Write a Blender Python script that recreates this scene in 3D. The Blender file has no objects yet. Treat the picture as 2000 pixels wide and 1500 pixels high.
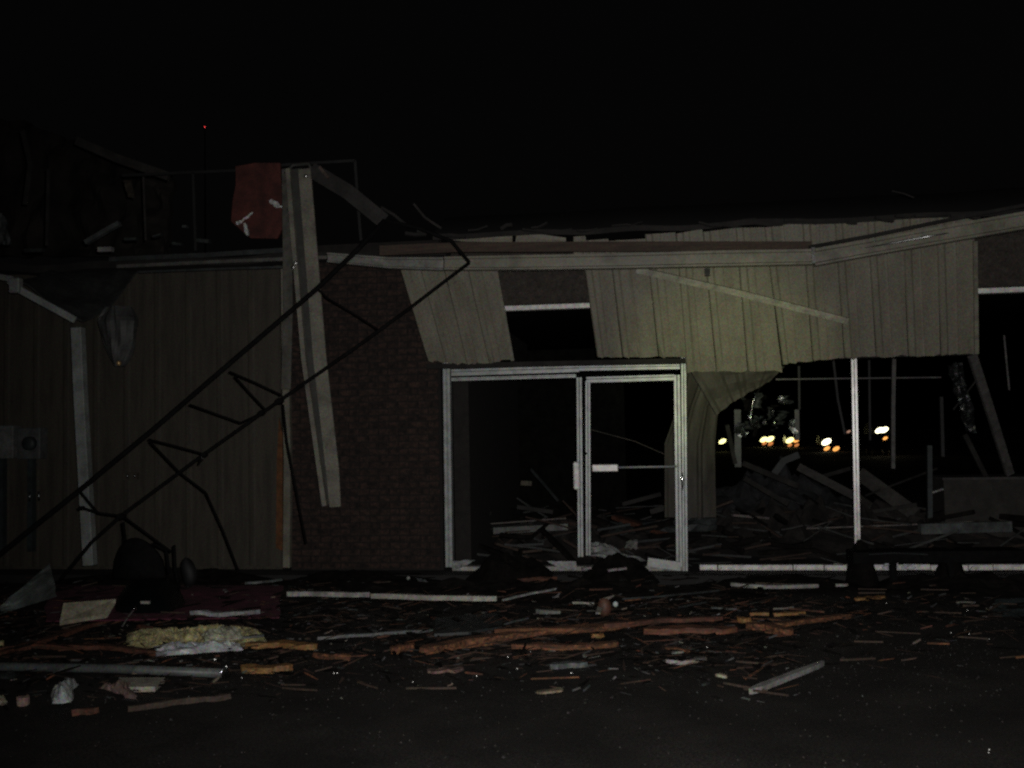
import bpy, math, random
from mathutils import Vector as V, Matrix, noise
random.seed(7)
S = bpy.context.scene
C = S.collection

# ------------------------------------------------------------------ camera
FPX = 1944.0
YAW, PITCH, ROLL = map(math.radians, (8.0, 2.8, 1.1))
CAM = V((0, -10.2, 1.5))
F = V((-math.sin(YAW)*math.cos(PITCH), math.cos(YAW)*math.cos(PITCH), math.sin(PITCH)))
R0 = V((math.cos(YAW), math.sin(YAW), 0)); U0 = R0.cross(F)
R = R0*math.cos(ROLL) - U0*math.sin(ROLL); U = U0*math.cos(ROLL) + R0*math.sin(ROLL)
cd = bpy.data.cameras.new('camera'); cam = bpy.data.objects.new('camera', cd); C.objects.link(cam)
M = Matrix((R, U, -F)).transposed().to_4x4(); M.translation = CAM
cam.matrix_world = M
cd.sensor_width = 36; cd.lens = FPX*36/2000; cd.clip_end = 3000; cd.clip_start = 0.05
S.camera = cam
# ------------------------------------------------------------------ night sky, flash and torch
W = bpy.data.worlds.new('World'); S.world = W; W.use_nodes = True
nt = W.node_tree
bg = nt.nodes['Background']; sky = nt.nodes.new('ShaderNodeTexSky'); sky.sky_type = 'NISHITA'; sky.sun_disc = False
sky.sun_elevation = math.radians(-3); sky.sun_rotation = math.radians(200)
hs = nt.nodes.new('ShaderNodeHueSaturation'); hs.inputs['Saturation'].default_value = 0.1
nt.links.new(sky.outputs[0], hs.inputs['Color']); nt.links.new(hs.outputs[0], bg.inputs['Color'])
bg.inputs['Strength'].default_value = 0.02

def spot(name, loc, target, power, size, blend, radius, col):
    l = bpy.data.lights.new(name, 'SPOT'); l.energy = power; l.spot_size = math.radians(size); l.spot_blend = blend
    l.shadow_soft_size = radius; l.color = col
    o = bpy.data.objects.new(name, l); C.objects.link(o); o.location = loc
    o.rotation_euler = (V(target)-V(loc)).to_track_quat('-Z', 'Y').to_euler(); return o

def ray(x, y): return FPX*F + R*(x-1000) + U*(750-y)
def P(x, y, Y=0.0):
    d = ray(x, y); return CAM + d*((Y-CAM.y)/d.y)
def G(x, y, z=0.0):
    d = ray(x, y); return CAM + d*((z-CAM.z)/d.z)
def PL(x, y, pt, n):
    d = ray(x, y); return CAM + d*((pt-CAM).dot(n)/d.dot(n))

spot('camera_flash', CAM + R*0.06 + U*0.06, P(1330, 800, 0), 980, 100, 1.0, 0.02, (1.0, 0.97, 0.93))
spot('hand_torch', CAM + R*0.5 - U*0.2, P(1422, 708, -0.4), 950, 15, 1.0, 0.03, (0.92, 1.0, 0.46))

S.view_settings.view_transform = 'Standard'; S.view_settings.look = 'None'
S.view_settings.exposure = 0; S.view_settings.gamma = 1; S.view_settings.use_curve_mapping = False
S.render.engine = 'CYCLES'
S.cycles.filter_width = 2.3
S.cycles.use_denoising = False
S.cycles.use_adaptive_sampling = True; S.cycles.adaptive_threshold = 0.2; S.cycles.adaptive_min_samples = 48
S.cycles.max_bounces = 4

# ------------------------------------------------------------------ materials
_m = {}
def mat(name, col, rough=0.7, metal=0.0, var=0.35, scale=6.0, speck=0.25, bump=0.3, spec=0.5, kind='noise', col2=None):
    if name in _m: return _m[name]
    m = bpy.data.materials.new(name); m.use_nodes = True; n = m.node_tree.nodes; L = m.node_tree.links
    b = n['Principled BSDF']; b.inputs['Roughness'].default_value = rough; b.inputs['Metallic'].default_value = metal
    b.inputs['Specular IOR Level'].default_value = spec
    tc = n.new('ShaderNodeTexCoord'); oi = n.new('ShaderNodeObjectInfo')
    mp = n.new('ShaderNodeMapping'); L.new(tc.outputs['Object'], mp.inputs[0])
    if kind == 'grain': mp.inputs['Scale'].default_value = (1.0, 12.0, 12.0)
    if kind == 'streak': mp.inputs['Scale'].default_value = (3.0, 3.0, 0.35)
    add = n.new('ShaderNodeVectorMath'); add.operation = 'ADD'; L.new(mp.outputs[0], add.inputs[0]); L.new(oi.outputs['Random'], add.inputs[1])
    t1 = n.new('ShaderNodeTexNoise'); t1.inputs['Scale'].default_value = scale; t1.inputs['Detail'].default_value = 7; L.new(add.outputs[0], t1.inputs['Vector'])
    t2 = n.new('ShaderNodeTexNoise'); t2.inputs['Scale'].default_value = 110; t2.inputs['Detail'].default_value = 2; L.new(tc.outputs['Object'], t2.inputs['Vector'])
    r1 = n.new('ShaderNodeMapRange'); r1.inputs[1].default_value = .3; r1.inputs[2].default_value = .7
    r1.inputs[3].default_value = 1-var; r1.inputs[4].default_value = 1+var*.6; L.new(t1.outputs[0], r1.inputs[0])
    r2 = n.new('ShaderNodeMapRange'); r2.inputs[1].default_value = .3; r2.inputs[2].default_value = .7
    r2.inputs[3].default_value = 1-speck; r2.inputs[4].default_value = 1+speck; L.new(t2.outputs[0], r2.inputs[0])
    mul = n.new('ShaderNodeMath'); mul.operation = 'MULTIPLY'; L.new(r1.outputs[0], mul.inputs[0]); L.new(r2.outputs[0], mul.inputs[1])
    mx = n.new('ShaderNodeMix'); mx.data_type = 'RGBA'
    c2 = col2 or tuple(c*0.7 for c in col)
    mx.inputs[6].default_value = (*col, 1); mx.inputs[7].default_value = (*c2, 1)
    t3 = n.new('ShaderNodeTexNoise'); t3.inputs['Scale'].default_value = scale*2.3; t3.inputs['Detail'].default_value = 5; L.new(add.outputs[0], t3.inputs['Vector'])
    r3 = n.new('ShaderNodeMapRange'); r3.inputs[1].default_value = .45; r3.inputs[2].default_value = .65; L.new(t3.outputs[0], r3.inputs[0]); L.new(r3.outputs[0], mx.inputs[0])
    vm = n.new('ShaderNodeVectorMath'); vm.operation = 'SCALE'; L.new(mx.outputs[2], vm.inputs[0]); L.new(mul.outputs[0], vm.inputs['Scale'])
    t4 = n.new('ShaderNodeTexNoise'); t4.inputs['Scale'].default_value = 62; t4.inputs['Detail'].default_value = 3; L.new(tc.outputs['Object'], t4.inputs['Vector'])
    v4 = n.new('ShaderNodeVectorMath'); v4.operation = 'MULTIPLY_ADD'; L.new(t4.outputs['Color'], v4.inputs[0])
    k4 = 1.5 if bump else 0.0
    v4.inputs[1].default_value = (k4, k4, k4); v4.inputs[2].default_value = (1-k4/2,)*3
    v5 = n.new('ShaderNodeVectorMath'); v5.operation = 'MULTIPLY'; L.new(vm.outputs[0], v5.inputs[0]); L.new(v4.outputs[0], v5.inputs[1])
    L.new(v5.outputs[0], b.inputs['Base Color'])
    if bump:
        bp = n.new('ShaderNodeBump'); bp.inputs['Strength'].default_value = bump; bp.inputs['Distance'].default_value = 0.01
        L.new(t1.outputs[0], bp.inputs['Height']); L.new(bp.outputs[0], b.inputs['Normal'])
    _m[name] = m; return m
def emit(name, col, s):
    if name in _m: return _m[name]
    m = bpy.data.materials.new(name); m.use_nodes = True; b = m.node_tree.nodes['Principled BSDF']
    b.inputs['Base Color'].default_value = (*col, 1); b.inputs['Emission Color'].default_value = (*col, 1); b.inputs['Emission Strength'].default_value = s
    _m[name] = m; return m

ASPH = mat('asphalt', (.022, .020, .018), .8, scale=1.3, var=.5, speck=.75, bump=1.0, spec=.3)
CONC = mat('concrete', (.05, .048, .045), .8, scale=3, var=.5)
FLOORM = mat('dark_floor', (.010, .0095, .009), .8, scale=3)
SIDE = mat('beige_siding', (.178, .167, .130), .5, scale=2.2, var=.14, speck=.25, bump=.25, kind='streak', col2=(.163, .151, .116), spec=.3)
GUT = mat('beige_gutter', (.205, .195, .155), .33, scale=3, var=.22, speck=.12, bump=.15, spec=.45)
ALU = mat('aluminium_frame', (.38, .405, .40), .42, metal=0.1, scale=5, var=.10, speck=.06, bump=.06, spec=.6)
WHT = mat('white_trim', (.88, .86, .83), .27, scale=7, var=.12, speck=.06, bump=.1)
DIRTYW = mat('dirty_white', (.36, .35, .33), .7, scale=9, var=.6, speck=.2)
BRICK = mat('red_brick', (.034, .018, .0135), .9, scale=14, var=.9, speck=.5, col2=(.016, .0105, .009))
MORT = mat('mortar', (.012, .0098, .0083), .9, scale=9)
WALLB = mat('brown_wall', (.054, .047, .035), .8, scale=2.5, var=.14, kind='streak')
ROOFM = mat('dark_roof', (.016, .0145, .013), .9, scale=4, var=.5, speck=.4)
WOODD = mat('dark_wood', (.055, .036, .025), .8, scale=3, kind='grain')
WOODO = mat('orange_wood', (.175, .072, .031), .85, scale=4, var=.85, kind='grain', col2=(.075, .034, .018), bump=.8)
WOODR = mat('reddish_wood', (.115, .043, .024), .8, scale=3, var=.65, kind='grain', col2=(.07, .03, .018))
WOODY = mat('yellow_wood', (.28, .145, .048), .7, scale=3, var=.45, kind='grain')
PARTB = mat('particle_board', (.050, .041, .034), .9, scale=20, var=.4, speck=.4)
STEEL = mat('black_steel', (.006, .006, .006), .8, scale=9, spec=.08)
RED = mat('red_panel', (.095, .024, .018), .7, scale=5, var=.5, speck=.3)
BLK = mat('black_rubber', (.007, .007, .008), .5, scale=9, spec=.25)
RUB = mat('dark_rubble', (.0085, .0075, .0065), .9, scale=7, var=.6, speck=.5, spec=.1)
GREYS = mat('grey_sheet', (.10, .11, .11), .55, scale=6, var=.5)
GREYD = mat('dark_grey_sheet', (.038, .044, .044), .6, scale=6, var=.5)
MAROON = mat('maroon_cloth', (.12, .024, .048), .9, scale=8, var=.5, speck=.4)
YEL = mat('yellow_insulation', (.50, .44, .20), .95, scale=14, var=.7, col2=(.40, .37, .26), bump=1)
PINKW = mat('white_paper', (.66, .69, .72), .8, scale=8, var=.3)
FOIL = mat('foil', (.40, .42, .42), .42, metal=1.0, scale=22, var=.5, bump=1.0)
CHROME = mat('chrome', (.8, .8, .8), .12, metal=1.0, bump=0, var=.1)
GLASSY = mat('glass_crumb', (.25, .30, .28), .08, bump=0, spec=1.0)
TAN = mat('tan_board', (.36, .33, .24), .75, scale=6, var=.3)
PINK = mat('pinkish_board', (.40, .27, .23), .8, scale=8, var=.45)
TEAL = mat('teal_panel', (.030, .040, .042), .6, scale=5, var=.4)
CARP = mat('car_paint_dark', (.01, .01, .012), .3, bump=0)

# ------------------------------------------------------------------ builders
class MB:
    def __init__(s): s.v = []; s.f = []
    def add(s, vs, fs):
        k = len(s.v); s.v += [tuple(v) for v in vs]; s.f += [tuple(i+k for i in f) for f in fs]
    def box(s, x0, x1, y0, y1, z0, z1):
        s.add([(x0,y0,z0),(x1,y0,z0),(x1,y1,z0),(x0,y1,z0),(x0,y0,z1),(x1,y0,z1),(x1,y1,z1),(x0,y1,z1)],
              [(3,2,1,0),(4,5,6,7),(0,1,5,4),(1,2,6,5),(2,3,7,6),(3,0,4,7)])
    def beam(s, pts, w, t, up=V((0,0,1)), ws=None):
        """swept rectangular bar: w along side, t along up"""
        pts = [V(p) for p in pts]; n = len(pts); ring = []
        for i, p in enumerate(pts):
            d = (pts[min(i+1, n-1)]-pts[max(i-1, 0)]).normalized()
            sd = d.cross(up)
            if sd.length < 1e-4: sd = d.cross(V((0,1,0)))
            sd.normalize(); u = sd.cross(d).normalized(); k = ws[i] if ws else 1
            ring += [p-sd*w*k/2-u*t/2, p+sd*w*k/2-u*t/2, p+sd*w*k/2+u*t/2, p-sd*w*k/2+u*t/2]
        fs = [(3,2,1,0), tuple(4*(n-1)+j for j in (0,1,2,3))]
        for i in range(n-1):
            for j in range(4):
                a = 4*i+j; b = 4*i+(j+1) % 4; fs.append((a, b, b+4, a+4))
        s.add(ring, fs)
    def tube(s, pts, r, k=8):
        pts = [V(p) for p in pts]; n = len(pts); vs = []; ref = V((0.13, 0.2, 1)).normalized()
        for i, p in enumerate(pts):
            d = (pts[min(i+1, n-1)]-pts[max(i-1, 0)]).normalized()
            a = d.cross(ref)
            if a.length < .05: a = d.cross(V((1,0,0)))
            a.normalize(); b = d.cross(a); rr = r[i] if isinstance(r, (list, tuple)) else r
            for j in range(k):
                q = 2*math.pi*j/k; vs.append(p+a*rr*math.cos(q)+b*rr*math.sin(q))
        fs = [tuple(range(k-1, -1, -1)), tuple(range(k*(n-1), k*n))]
        for i in range(n-1):
            for j in range(k):
                fs.append((i*k+j, i*k+(j+1) % k, (i+1)*k+(j+1) % k, (i+1)*k+j))
        s.add(vs, fs)
    def poly(s, pts, n, t):
        """flat polygon given thickness t along n"""
        pts = [V(p) for p in pts]; n = V(n).normalized(); k = len(pts)
        s.add(pts + [p+n*t for p in pts], [tuple(range(k-1, -1, -1)), tuple(range(k, 2*k))] + [(i, (i+1) % k, (i+1) % k+k, i+k) for i in range(k)])
    def grid(s, fn, nu, nv, t=0.0, n=V((0,0,1))):
        """surface fn(u,v); t>0 gives thickness along n"""
        a = [V(fn(i/nu, j/nv)) for j in range(nv+1) for i in range(nu+1)]
        q = [(j*(nu+1)+i, j*(nu+1)+i+1, (j+1)*(nu+1)+i+1, (j+1)*(nu+1)+i) for j in range(nv) for i in range(nu)]
        if not t: s.add(a, q); return
        k = len(a); fs = list(q) + [tuple(x+k for x in reversed(f)) for f in q]
        bd = [i for i in range(nu)] + [nu+(nu+1)*j for j in range(nv)] + [k-1-i for i in range(nu)] + [(nu+1)*(nv-j) for j in range(nv)]
        for i in range(len(bd)):
            x, y = bd[i], bd[(i+1) % len(bd)]; fs.append((y, x, x+k, y+k))
        s.add(a+[p-n*t for p in a], fs)
    def build(s, name, m, parent=None, smooth=False, bevel=0):
        me = bpy.data.meshes.new(name); vs = [V(v) for v in s.v]
        o = bpy.data.objects.new(name, me)
        # origin at the middle of the piece, parents have identity transform or pure offset
        c = sum(vs, V())/len(vs)
        me.from_pydata([v-c for v in vs], [], s.f); me.materials.append(m); me.validate()
        if smooth: me.polygons.foreach_set('use_smooth', [True]*len(me.polygons))
        C.objects.link(o)
        o.location = c - (wpos(parent) if parent else V()); o.parent = parent
        if bevel:
            b = o.modifiers.new('b', 'BEVEL'); b.width = bevel; b.segments = 1
        return o
def wpos(o):
    p = V()
    while o: p += o.location; o = o.parent
    return p
def thing(name, label, cat, loc, group=None):
    o = bpy.data.objects.new(name, None); C.objects.link(o); o.location = V(loc); o.empty_display_size = .1
    return tag(o, label, cat, group)
def tag(o, label, cat, group=None, kind=None):
    o['label'] = label; o['category'] = cat
    if group: o['group'] = group
    if kind: o['kind'] = kind
    return o
def kind(o, k, label=None):
    o['kind'] = k
    if label: o['label'] = label
    return o
def lerp(a, b, t): return a+(b-a)*t
def nz(x, y=0, z=0): return noise.noise(V((x, y, z)))

# ------------------------------------------------------------------ ground
b = MB()
xs = [-600, -200, -60, -25, -12] + [-9+i*0.12 for i in range(int(16/0.12)+1)] + [10, 25, 60, 200, 600]
ys = [-200, -60, -25, -14] + [-8+i*0.12 for i in range(int(8/0.12)+1)] + [1.0, 9, 14, 30, 80, 250, 900]
vs = []
for y in ys:
    for x in xs:
        near = 1 if (-10 < x < 8 and -9 < y < .2) else 0
        z = (nz(x*.6, y*.6)*.02+nz(x*3.1, y*3.1, 4)*.006)*near
        if y > .5: z = {1.0: -.03, 9: -.03, 14: -.2, 30: -.8, 80: -1.35, 250: -1.6, 900: -1.6}[y]
        vs.append((x, y, z))
nx = len(xs)
b.add(vs, [(j*nx+i, j*nx+i+1, (j+1)*nx+i+1, (j+1)*nx+i) for j in range(len(ys)-1) for i in range(nx-1)])
kind(b.build('ground', ASPH), 'structure', 'dark asphalt parking lot in front of the wrecked shop')
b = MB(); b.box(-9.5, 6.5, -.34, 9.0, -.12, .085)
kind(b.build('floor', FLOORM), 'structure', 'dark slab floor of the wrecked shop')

# ------------------------------------------------------------------ BUILDING
bld = thing('shop_building', 'wrecked single-storey shop with brick wall, beige metal siding and glassless aluminium storefront', 'building', (0, 0, 0.085))
# brick wall x -3.86..-2.2
bw = MB(); bw.box(-3.84, -2.19, .02, .22, .086, 3.55); bw = bw.build('brick_wall', MORT, bld)
bl, bh, gap = .215, .070, .011
meshes = []
for k in range(6):
    m_ = MB(); rr = random.Random(k)
    x0, x1, z0, z1 = -bl/2+gap/2, bl/2-gap/2, -bh/2+gap/2, bh/2-gap/2
    j = lambda: rr.uniform(-.003, .003)
    m_.add([(x0+j(),-.016+j(),z0+j()),(x1+j(),-.016+j(),z0+j()),(x1+j(),-.016+j(),z1+j()),(x0+j(),-.016+j(),z1+j()),
            (x0,.03,z0),(x1,.03,z0),(x1,.03,z1),(x0,.03,z1)], [(0,1,2,3),(7,6,5,4),(0,4,5,1),(1,5,6,2),(2,6,7,3),(3,7,4,0)])
    me = bpy.data.meshes.new('brick'); me.from_pydata([V(v) for v in m_.v], [], m_.f); me.materials.append(BRICK); meshes.append(me)
    h_ = bpy.data.meshes.new('half_brick'); h_.from_pydata([V((v[0]*.5, v[1], v[2])) for v in m_.v], [], m_.f); h_.materials.append(BRICK); meshes.append(h_)
wl = wpos(bw)
nb = 0
rows = int((3.44-.10)/bh)
for r in range(rows):
    z = .10+bh*(r+.5); x = -3.83 + (0 if r % 2 else -bl/2)
    while x < -2.21:
        a, c2 = max(x, -3.83), min(x+bl, -2.21)
        if c2-a > .06:
            half = (c2-a) < bl*.8
            me = meshes[2*random.randrange(6)+(1 if half else 0)]
            o = bpy.data.objects.new('brick', me); C.objects.link(o); o.parent = bw
            o.location = V(((a+c2)/2, .02+random.uniform(-.003, .003), z)) - wl
            if half: o.scale.x = (c2-a)/(bl/2)*.98
            nb += 1
        x += bl
print('bricks', nb)

# left side wall: ribbed brown panels x -9..-3.98
sw = MB(); sw.box(-9.4, -3.97, .10, .2, .086, 3.42); sw = sw.build('side_wall', WALLB, bld)
x = -3.98
while x > -9.2:
    w = .36
    m_ = MB(); prof = [(0, 0), (.02, -.006), (.06, -.006), (.08, 0), (.30, 0), (.36, 0)]
    pts = [(x-w+px, .085+py) for px, py in prof]
    n = len(pts)
    m_.add([(p[0], p[1], .12) for p in pts]+[(p[0], p[1], 3.38) for p in pts]+[(pts[-1][0]-.004, .097, .12), (pts[-1][0]-.004, .097, 3.38), (pts[0][0], .097, .12), (pts[0][0], .097, 3.38)],
           [(i, i+1, n+i+1, n+i) for i in range(n-1)]+[(n-1, 2*n, 2*n+1, 2*n-1), (2*n+2, 0, n, 2*n+3)])
    m_.build('wall_panel', WALLB, sw); x -= w+.001

# corner trim between brick and side wall
m_ = MB(); m_.beam([P(561, 1108, -.03), P(563, 900, -.03), P(559, 700, -.03), P(557, 520, -.03)], .075, .06, up=V((0,1,0))); m_.build('corner_trim', GUT, bld)
# rusty stain board beside the trim (orange light stripe)
m_ = MB(); m_.poly([P(540, 1070, .06), P(553, 1075, .06), P(553, 850, .06), P(546, 815, .06), P(542, 900, .06)], (0,-1,0), .02); m_.build('rust_strip', mat('rust', (.13, .055, .02), .9, scale=9), bld)

# siding plane: slopes outward going up
ang = math.radians(20); SP = V((0, -.36, 2.25)); SN = V((0, -math.cos(ang), -math.sin(ang)))
def SPt(x, y): return PL(x, y, SP, SN)
def panel(tl, tr, br, bl_, name='siding_panel', tail=0, nseg=8, m=SIDE, rib=.012, flat=False, off=0.0, dent=.006):
    """ribbed sheet between four photo-plane corners, ribs on its left edge"""
    tl, tr, br, bl_ = [SPt(*p)+SN*off for p in (tl, tr, br, bl_)]
    w = (tr-tl).length; rw = .075/max(w, .08)
    prof = [(0, 0), (.012/w*1.0, rib), (rw*.75, rib), (rw, 0), (.35+rw*.4, 0), (.5, .003), (.52, 0), (.8, 0), (1, 0)] if not flat else [(0, 0), (.5, 0), (1, 0)]
    m_ = MB(); sd = random.random()*50; n = len(prof); vs = []
    for lay in (0, 1):
        for j in range(nseg+1):
            v = j/nseg
            for u, h in prof:
                p = lerp(lerp(tl, tr, u), lerp(bl_, br, u), v)
                d = nz(u*1.5+sd, v*3, sd)*dent*2
                p = p + SN*(h+d-(.006 if lay else 0))
                if j == nseg: p = p + (bl_-tl).normalized()*nz(u*7+sd, 3, 1)*.03 + SN*nz(u*4+sd, 9, 1)*.03
                vs.append(p)
    k = n*(nseg+1); fs = []
    for j in range(nseg):
        for i in range(n-1):
            a = j*n+i; fs.append((a, a+n, a+n+1, a+1)); fs.append((a+k, a+1+k, a+n+1+k, a+n+k))
    for i in range(n-1): fs.append((i, i+1, i+1+k, i+k)); a = nseg*n+i; fs.append((a, a+k, a+1+k, a+1))
    for j in range(nseg): a = j*n; fs.append((a, a+k, a+n+k, a+n)); a = j*n+n-1; fs.append((a, a+n, a+n+k, a+k))
    m_.add(vs, fs)
    return m_.build(name, m, bld)
# panel A group (left piece) - corners in photo px on the sloping plane
def xline(x0, y0, x1, y1, y): return x0+(x1-x0)*(y-y0)/(y1-y0)
# seams described by (x at y=530, x at bottom, bottom y)
A = [(783, 836, 705), (822, 871, 708), (868, 912, 711), (914, 955, 709), (971, 1003, 703)]
for i in range(4):
    (a0, a1, ya), (b0, b1, yb) = A[i], A[i+1]
    tl = (xline(a0, 530, a1, ya, 508), 508); tr = (xline(b0, 530, b1, yb, 505), 505)
    panel(tl, tr, (b1, yb), (a1, ya), rib=.012)
# B group: seams
B = [(1143, 1167, 698), (1196, 1217, 698), (1268, 1287, 697), (1326, 1341, 697), (1380, 1400, 726), (1444, 1461, 724), (1504, 1529, 722),
     (1574, 1588, 704), (1637, 1650, 699), (1700, 1712, 697), (1767, 1775, 696), (1832, 1838, 693), (1904, 1906, 690)]
topy = lambda x: 468 - (x-1130)*(468-415)/(1870-1130)
for i in range(len(B)-1):
    (a0, a1, ya), (b0, b1, yb) = B[i], B[i+1]
    if i == 3: ya = 726
    if i == 2: yb = 697
    if i == 6: ya = 712
    if i == 5: yb = 727
    def T(x, xb, yb_, tv):
        y = tv
        return (xline(x, 530, xb, yb_, y), y)
    ta = topy(a0)+random.uniform(-3, 3); tb = topy(b0)+random.uniform(-3, 3)
    if a0 < 1200: ta, tb = 470, 466
    panel(T(a0, a1, ya, ta), T(b0, b1, yb, tb), (b1-1.5, yb), (a1, ya), off=random.uniform(0, .006))
# little peeks of siding above the fascia at left
panel((878, 467), (1000, 452), (1000, 478), (880, 470), flat=True, nseg=2, off=-.02)
panel((1010, 452), (1105, 465), (1105, 476), (1005, 478), flat=True, nseg=2, off=-.02)
panel((1120, 463), (1143, 461), (1150, 500), (1120, 500), flat=True, nseg=2, off=-.02)
# edge trim on panel A right side and B right side
for (a, b_) in (((969, 526), (1002, 703)), ((1903, 470), (1906, 690))):
    m_ = MB(); m_.beam([SPt(*a)+SN*.02, SPt(*b_)+SN*.02], .035, .03, up=SN); m_.build('edge_trim', GUT, bld)
# ragged dark underside backing behind siding
m_ = MB(); m_.beam([P(835, 716, -.12), P(1330, 705, -.12), P(1900, 688, -.12)], .1, .05); m_.build('backing_rail', ROOFM, bld)
# small dark vent on the siding
m_ = MB(); p = SPt(1381, 531)+SN*.03; m_.box(p.x-.025, p.x+.025, p.y-.02, p.y+.02, p.z-.035, p.z+.035); m_.build('bracket', BLK, bld)

# infill board + white transom bar
m_ = MB(); m_.box(-2.17, 6.2, .03, .08, 2.83, 3.45); m_.build('infill_board', PARTB, bld)
m_ = MB(); m_.box(-2.17, 6.2, -.035, .07, 2.765, 2.815); m_.build('transom_bar', WHT, bld, bevel=.004)
# fascia / gutter lengths
def strip(name, top, bot, Yt, m, depth=.08, par=bld, seg=1, jig=0):
    """a folded metal length: list of px along the top and bottom edge"""
    m_ = MB(); n = len(top); vs = []
    for i in range(n):
        a = P(*top[i], Yt if not isinstance(Yt, list) else Yt[i]); c = P(*bot[i], Yt if not isinstance(Yt, list) else Yt[i])
        dy = V((0, depth, 0)); q = random.uniform(-jig, jig)
        h = a.z-c.z; lip = V((0, -.02, 0))
        vs += [a+V((0,q,0))+lip, a+lip+V((0,q,-h*.16)), a+V((0,q,-h*.2)), c+V((0,q,h*.2)), c+lip+V((0,q,h*.12)), c+lip+V((0,q,0)), c+dy, a+dy]
    k = 8; fs = [tuple(range(k)), tuple(reversed(range((n-1)*k, n*k)))]
    for i in range(n-1):
        for j in range(k): fs.append((i*k+j, (i+1)*k+j, (i+1)*k+(j+1) % k, i*k+(j+1) % k))
    m_.add(vs, fs); return m_.build(name, m, par)
YG = -.93
strip('gutter', [(868, 502), (1010, 499), (1200, 496), (1400, 490), (1588, 487)], [(868, 527), (1010, 527), (1200, 524), (1400, 520), (1588, 516)], YG, GUT)
strip('gutter', [(1592, 486), (1700, 468), (1850, 440), (2060, 403)], [(1592, 519), (1700, 499), (1850, 473), (2060, 437)], [YG-.03, YG-.06, YG-.1, YG-.15], GUT)
strip('gutter', [(640, 494), (760, 503), (866, 503)], [(640, 512), (760, 524), (866, 528)], YG+.03, mat('dull_gutter', (.2, .2, .18), .5), depth=.07)
m_ = MB(); m_.box(P(1588,500,YG).x-.02, P(1588,500,YG).x+.012, YG-.05, YG+.05, P(1588,516,YG).z, P(1588,487,YG).z+.01); m_.build('gutter_joint', mat('bare_metal', (.6,.6,.58), .25, metal=1, bump=.4), bld)
m_ = MB(); m_.tube([P(1690, 484, -.99), P(1745, 474.5, -1.07), P(1800, 464, -1.17), P(1852, 455, -1.25)], [.004, .009, .009, .004], 10); m_.build('glint_lip', mat('glint_lip_metal', (.8, .82, .82), .33, metal=1, bump=0), bld, smooth=True)  # bright tube added and angled outward to give the gutter its glint
# dark wood fascia above the gutter
m_ = MB(); m_.beam([P(742, 490, YG+.1), P(900, 483, YG+.1), P(1250, 482, YG+.1), P(1585, 482, YG+.1)], .04, .095); m_.build('wood_fascia', WOODD, bld)
m_ = MB(); m_.beam([P(1580, 483, YG+.05), P(1700, 461, YG+.02), P(1850, 430, YG-.02), P(2050, 392, YG-.06)], .04, .03); m_.build('wood_fascia', ROOFM, bld)
m_ = MB(); m_.beam([P(880, 474, YG+.12), P(1250, 478, YG+.12), P(1585, 478, YG+.12)], .03, .02); m_.build('drip_edge', ROOFM, bld)
# left roof flashing, two lengths
for (pp, tk, mm) in (([(215, 507), (400, 499), (558, 489)], .05, GREYD), ([(270, 532), (420, 526), (560, 522)], .022, GREYD), ([(230, 521), (420, 512), (640, 503)], .035, mat('flash_dull', (.11, .11, .10), .6))):
    m_ = MB(); m_.beam([P(*q, -.25) for q in pp], .05, tk); m_.build('flashing', mm, bld)
# roof
def roof_fn(u, v):
    fx = lerp(845, 2120, u); fy = lerp(452, 396, u)+nz(u*9, 0)*5
    a = P(fx, fy+7, -.82)
    k = P(lerp(870, 2120, u), lerp(425, 362, u)+nz(u*5, 4)*5, 7.0)
    p = lerp(a, k, v); p.z += nz(u*7, v*3)*.02; return p
m_ = MB(); m_.grid(roof_fn, 60, 6, .05); m_.build('roof', ROOFM, bld)
# broken roof scraps along the torn edge
for i in range(26):
    u = (i+random.random())/26; x = lerp(760, 1900, u); y = lerp(458, 420, u)+random.uniform(-4, 6)
    p = P(x, y, -.85+random.uniform(-.05, .15)); q = p+V((random.uniform(.1, .3), random.uniform(-.05, .1), random.uniform(-.05, .05)))
    m_ = MB(); m_.beam([p, lerp(p, q, .5)+V((0, 0, random.uniform(-.02, .02))), q], random.uniform(.03, .08), random.uniform(.01, .03)); m_.build('torn_roof_edge', ROOFM, bld)
# roof deck over the left wing (torn open)
m_ = MB()
m_.grid(lambda u, v: P(lerp(-60, 880, u), lerp(528, 492, u)+nz(u*14, v*2)*3, 0.0)+V((0, lerp(-.25, 6.5, v), lerp(0, .15, v)+nz(u*8, v*5)*.05)), 40, 8, .08); m_.build('flat_roof', ROOFM, bld)

# --- storefront door frame
df = MB(); J = -.05
a0 = P(876, 1110, 0).x; 
zb, zt = .10, 2.165
def vbar(par, name, xt, xb, yt, yb, w, Y=0., dep=.10, m=ALU, gr=True):
    """upright between photo px (xt,yt)-(xb,yb): tube with a face groove"""
    a, c = P(xt, yt, Y), P(xb, yb, Y); m_ = MB()
    sd = V((1, 0, 0)); bk = V((0, dep, 0)); g = .012
    us = [-.5, -.08, -.04, .04, .08, .5] if gr else [-.5, .5]
    dp = [0, 0, g, g, 0, 0] if gr else [0, 0]
    ring = lambda p: [p+sd*w*u+V((0, d, 0)) for u, d in zip(us, dp)]+[p+sd*w*.5+bk, p-sd*w*.5+bk]
    A_, B_ = ring(c), ring(a); k = len(A_)
    m_.add(A_+B_, [tuple(reversed(range(k))), tuple(range(k, 2*k))]+[(i, (i+1) % k, (i+1) % k+k, i+k) for i in range(k)])
    return m_.build(name, m, par, bevel=.003)
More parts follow.
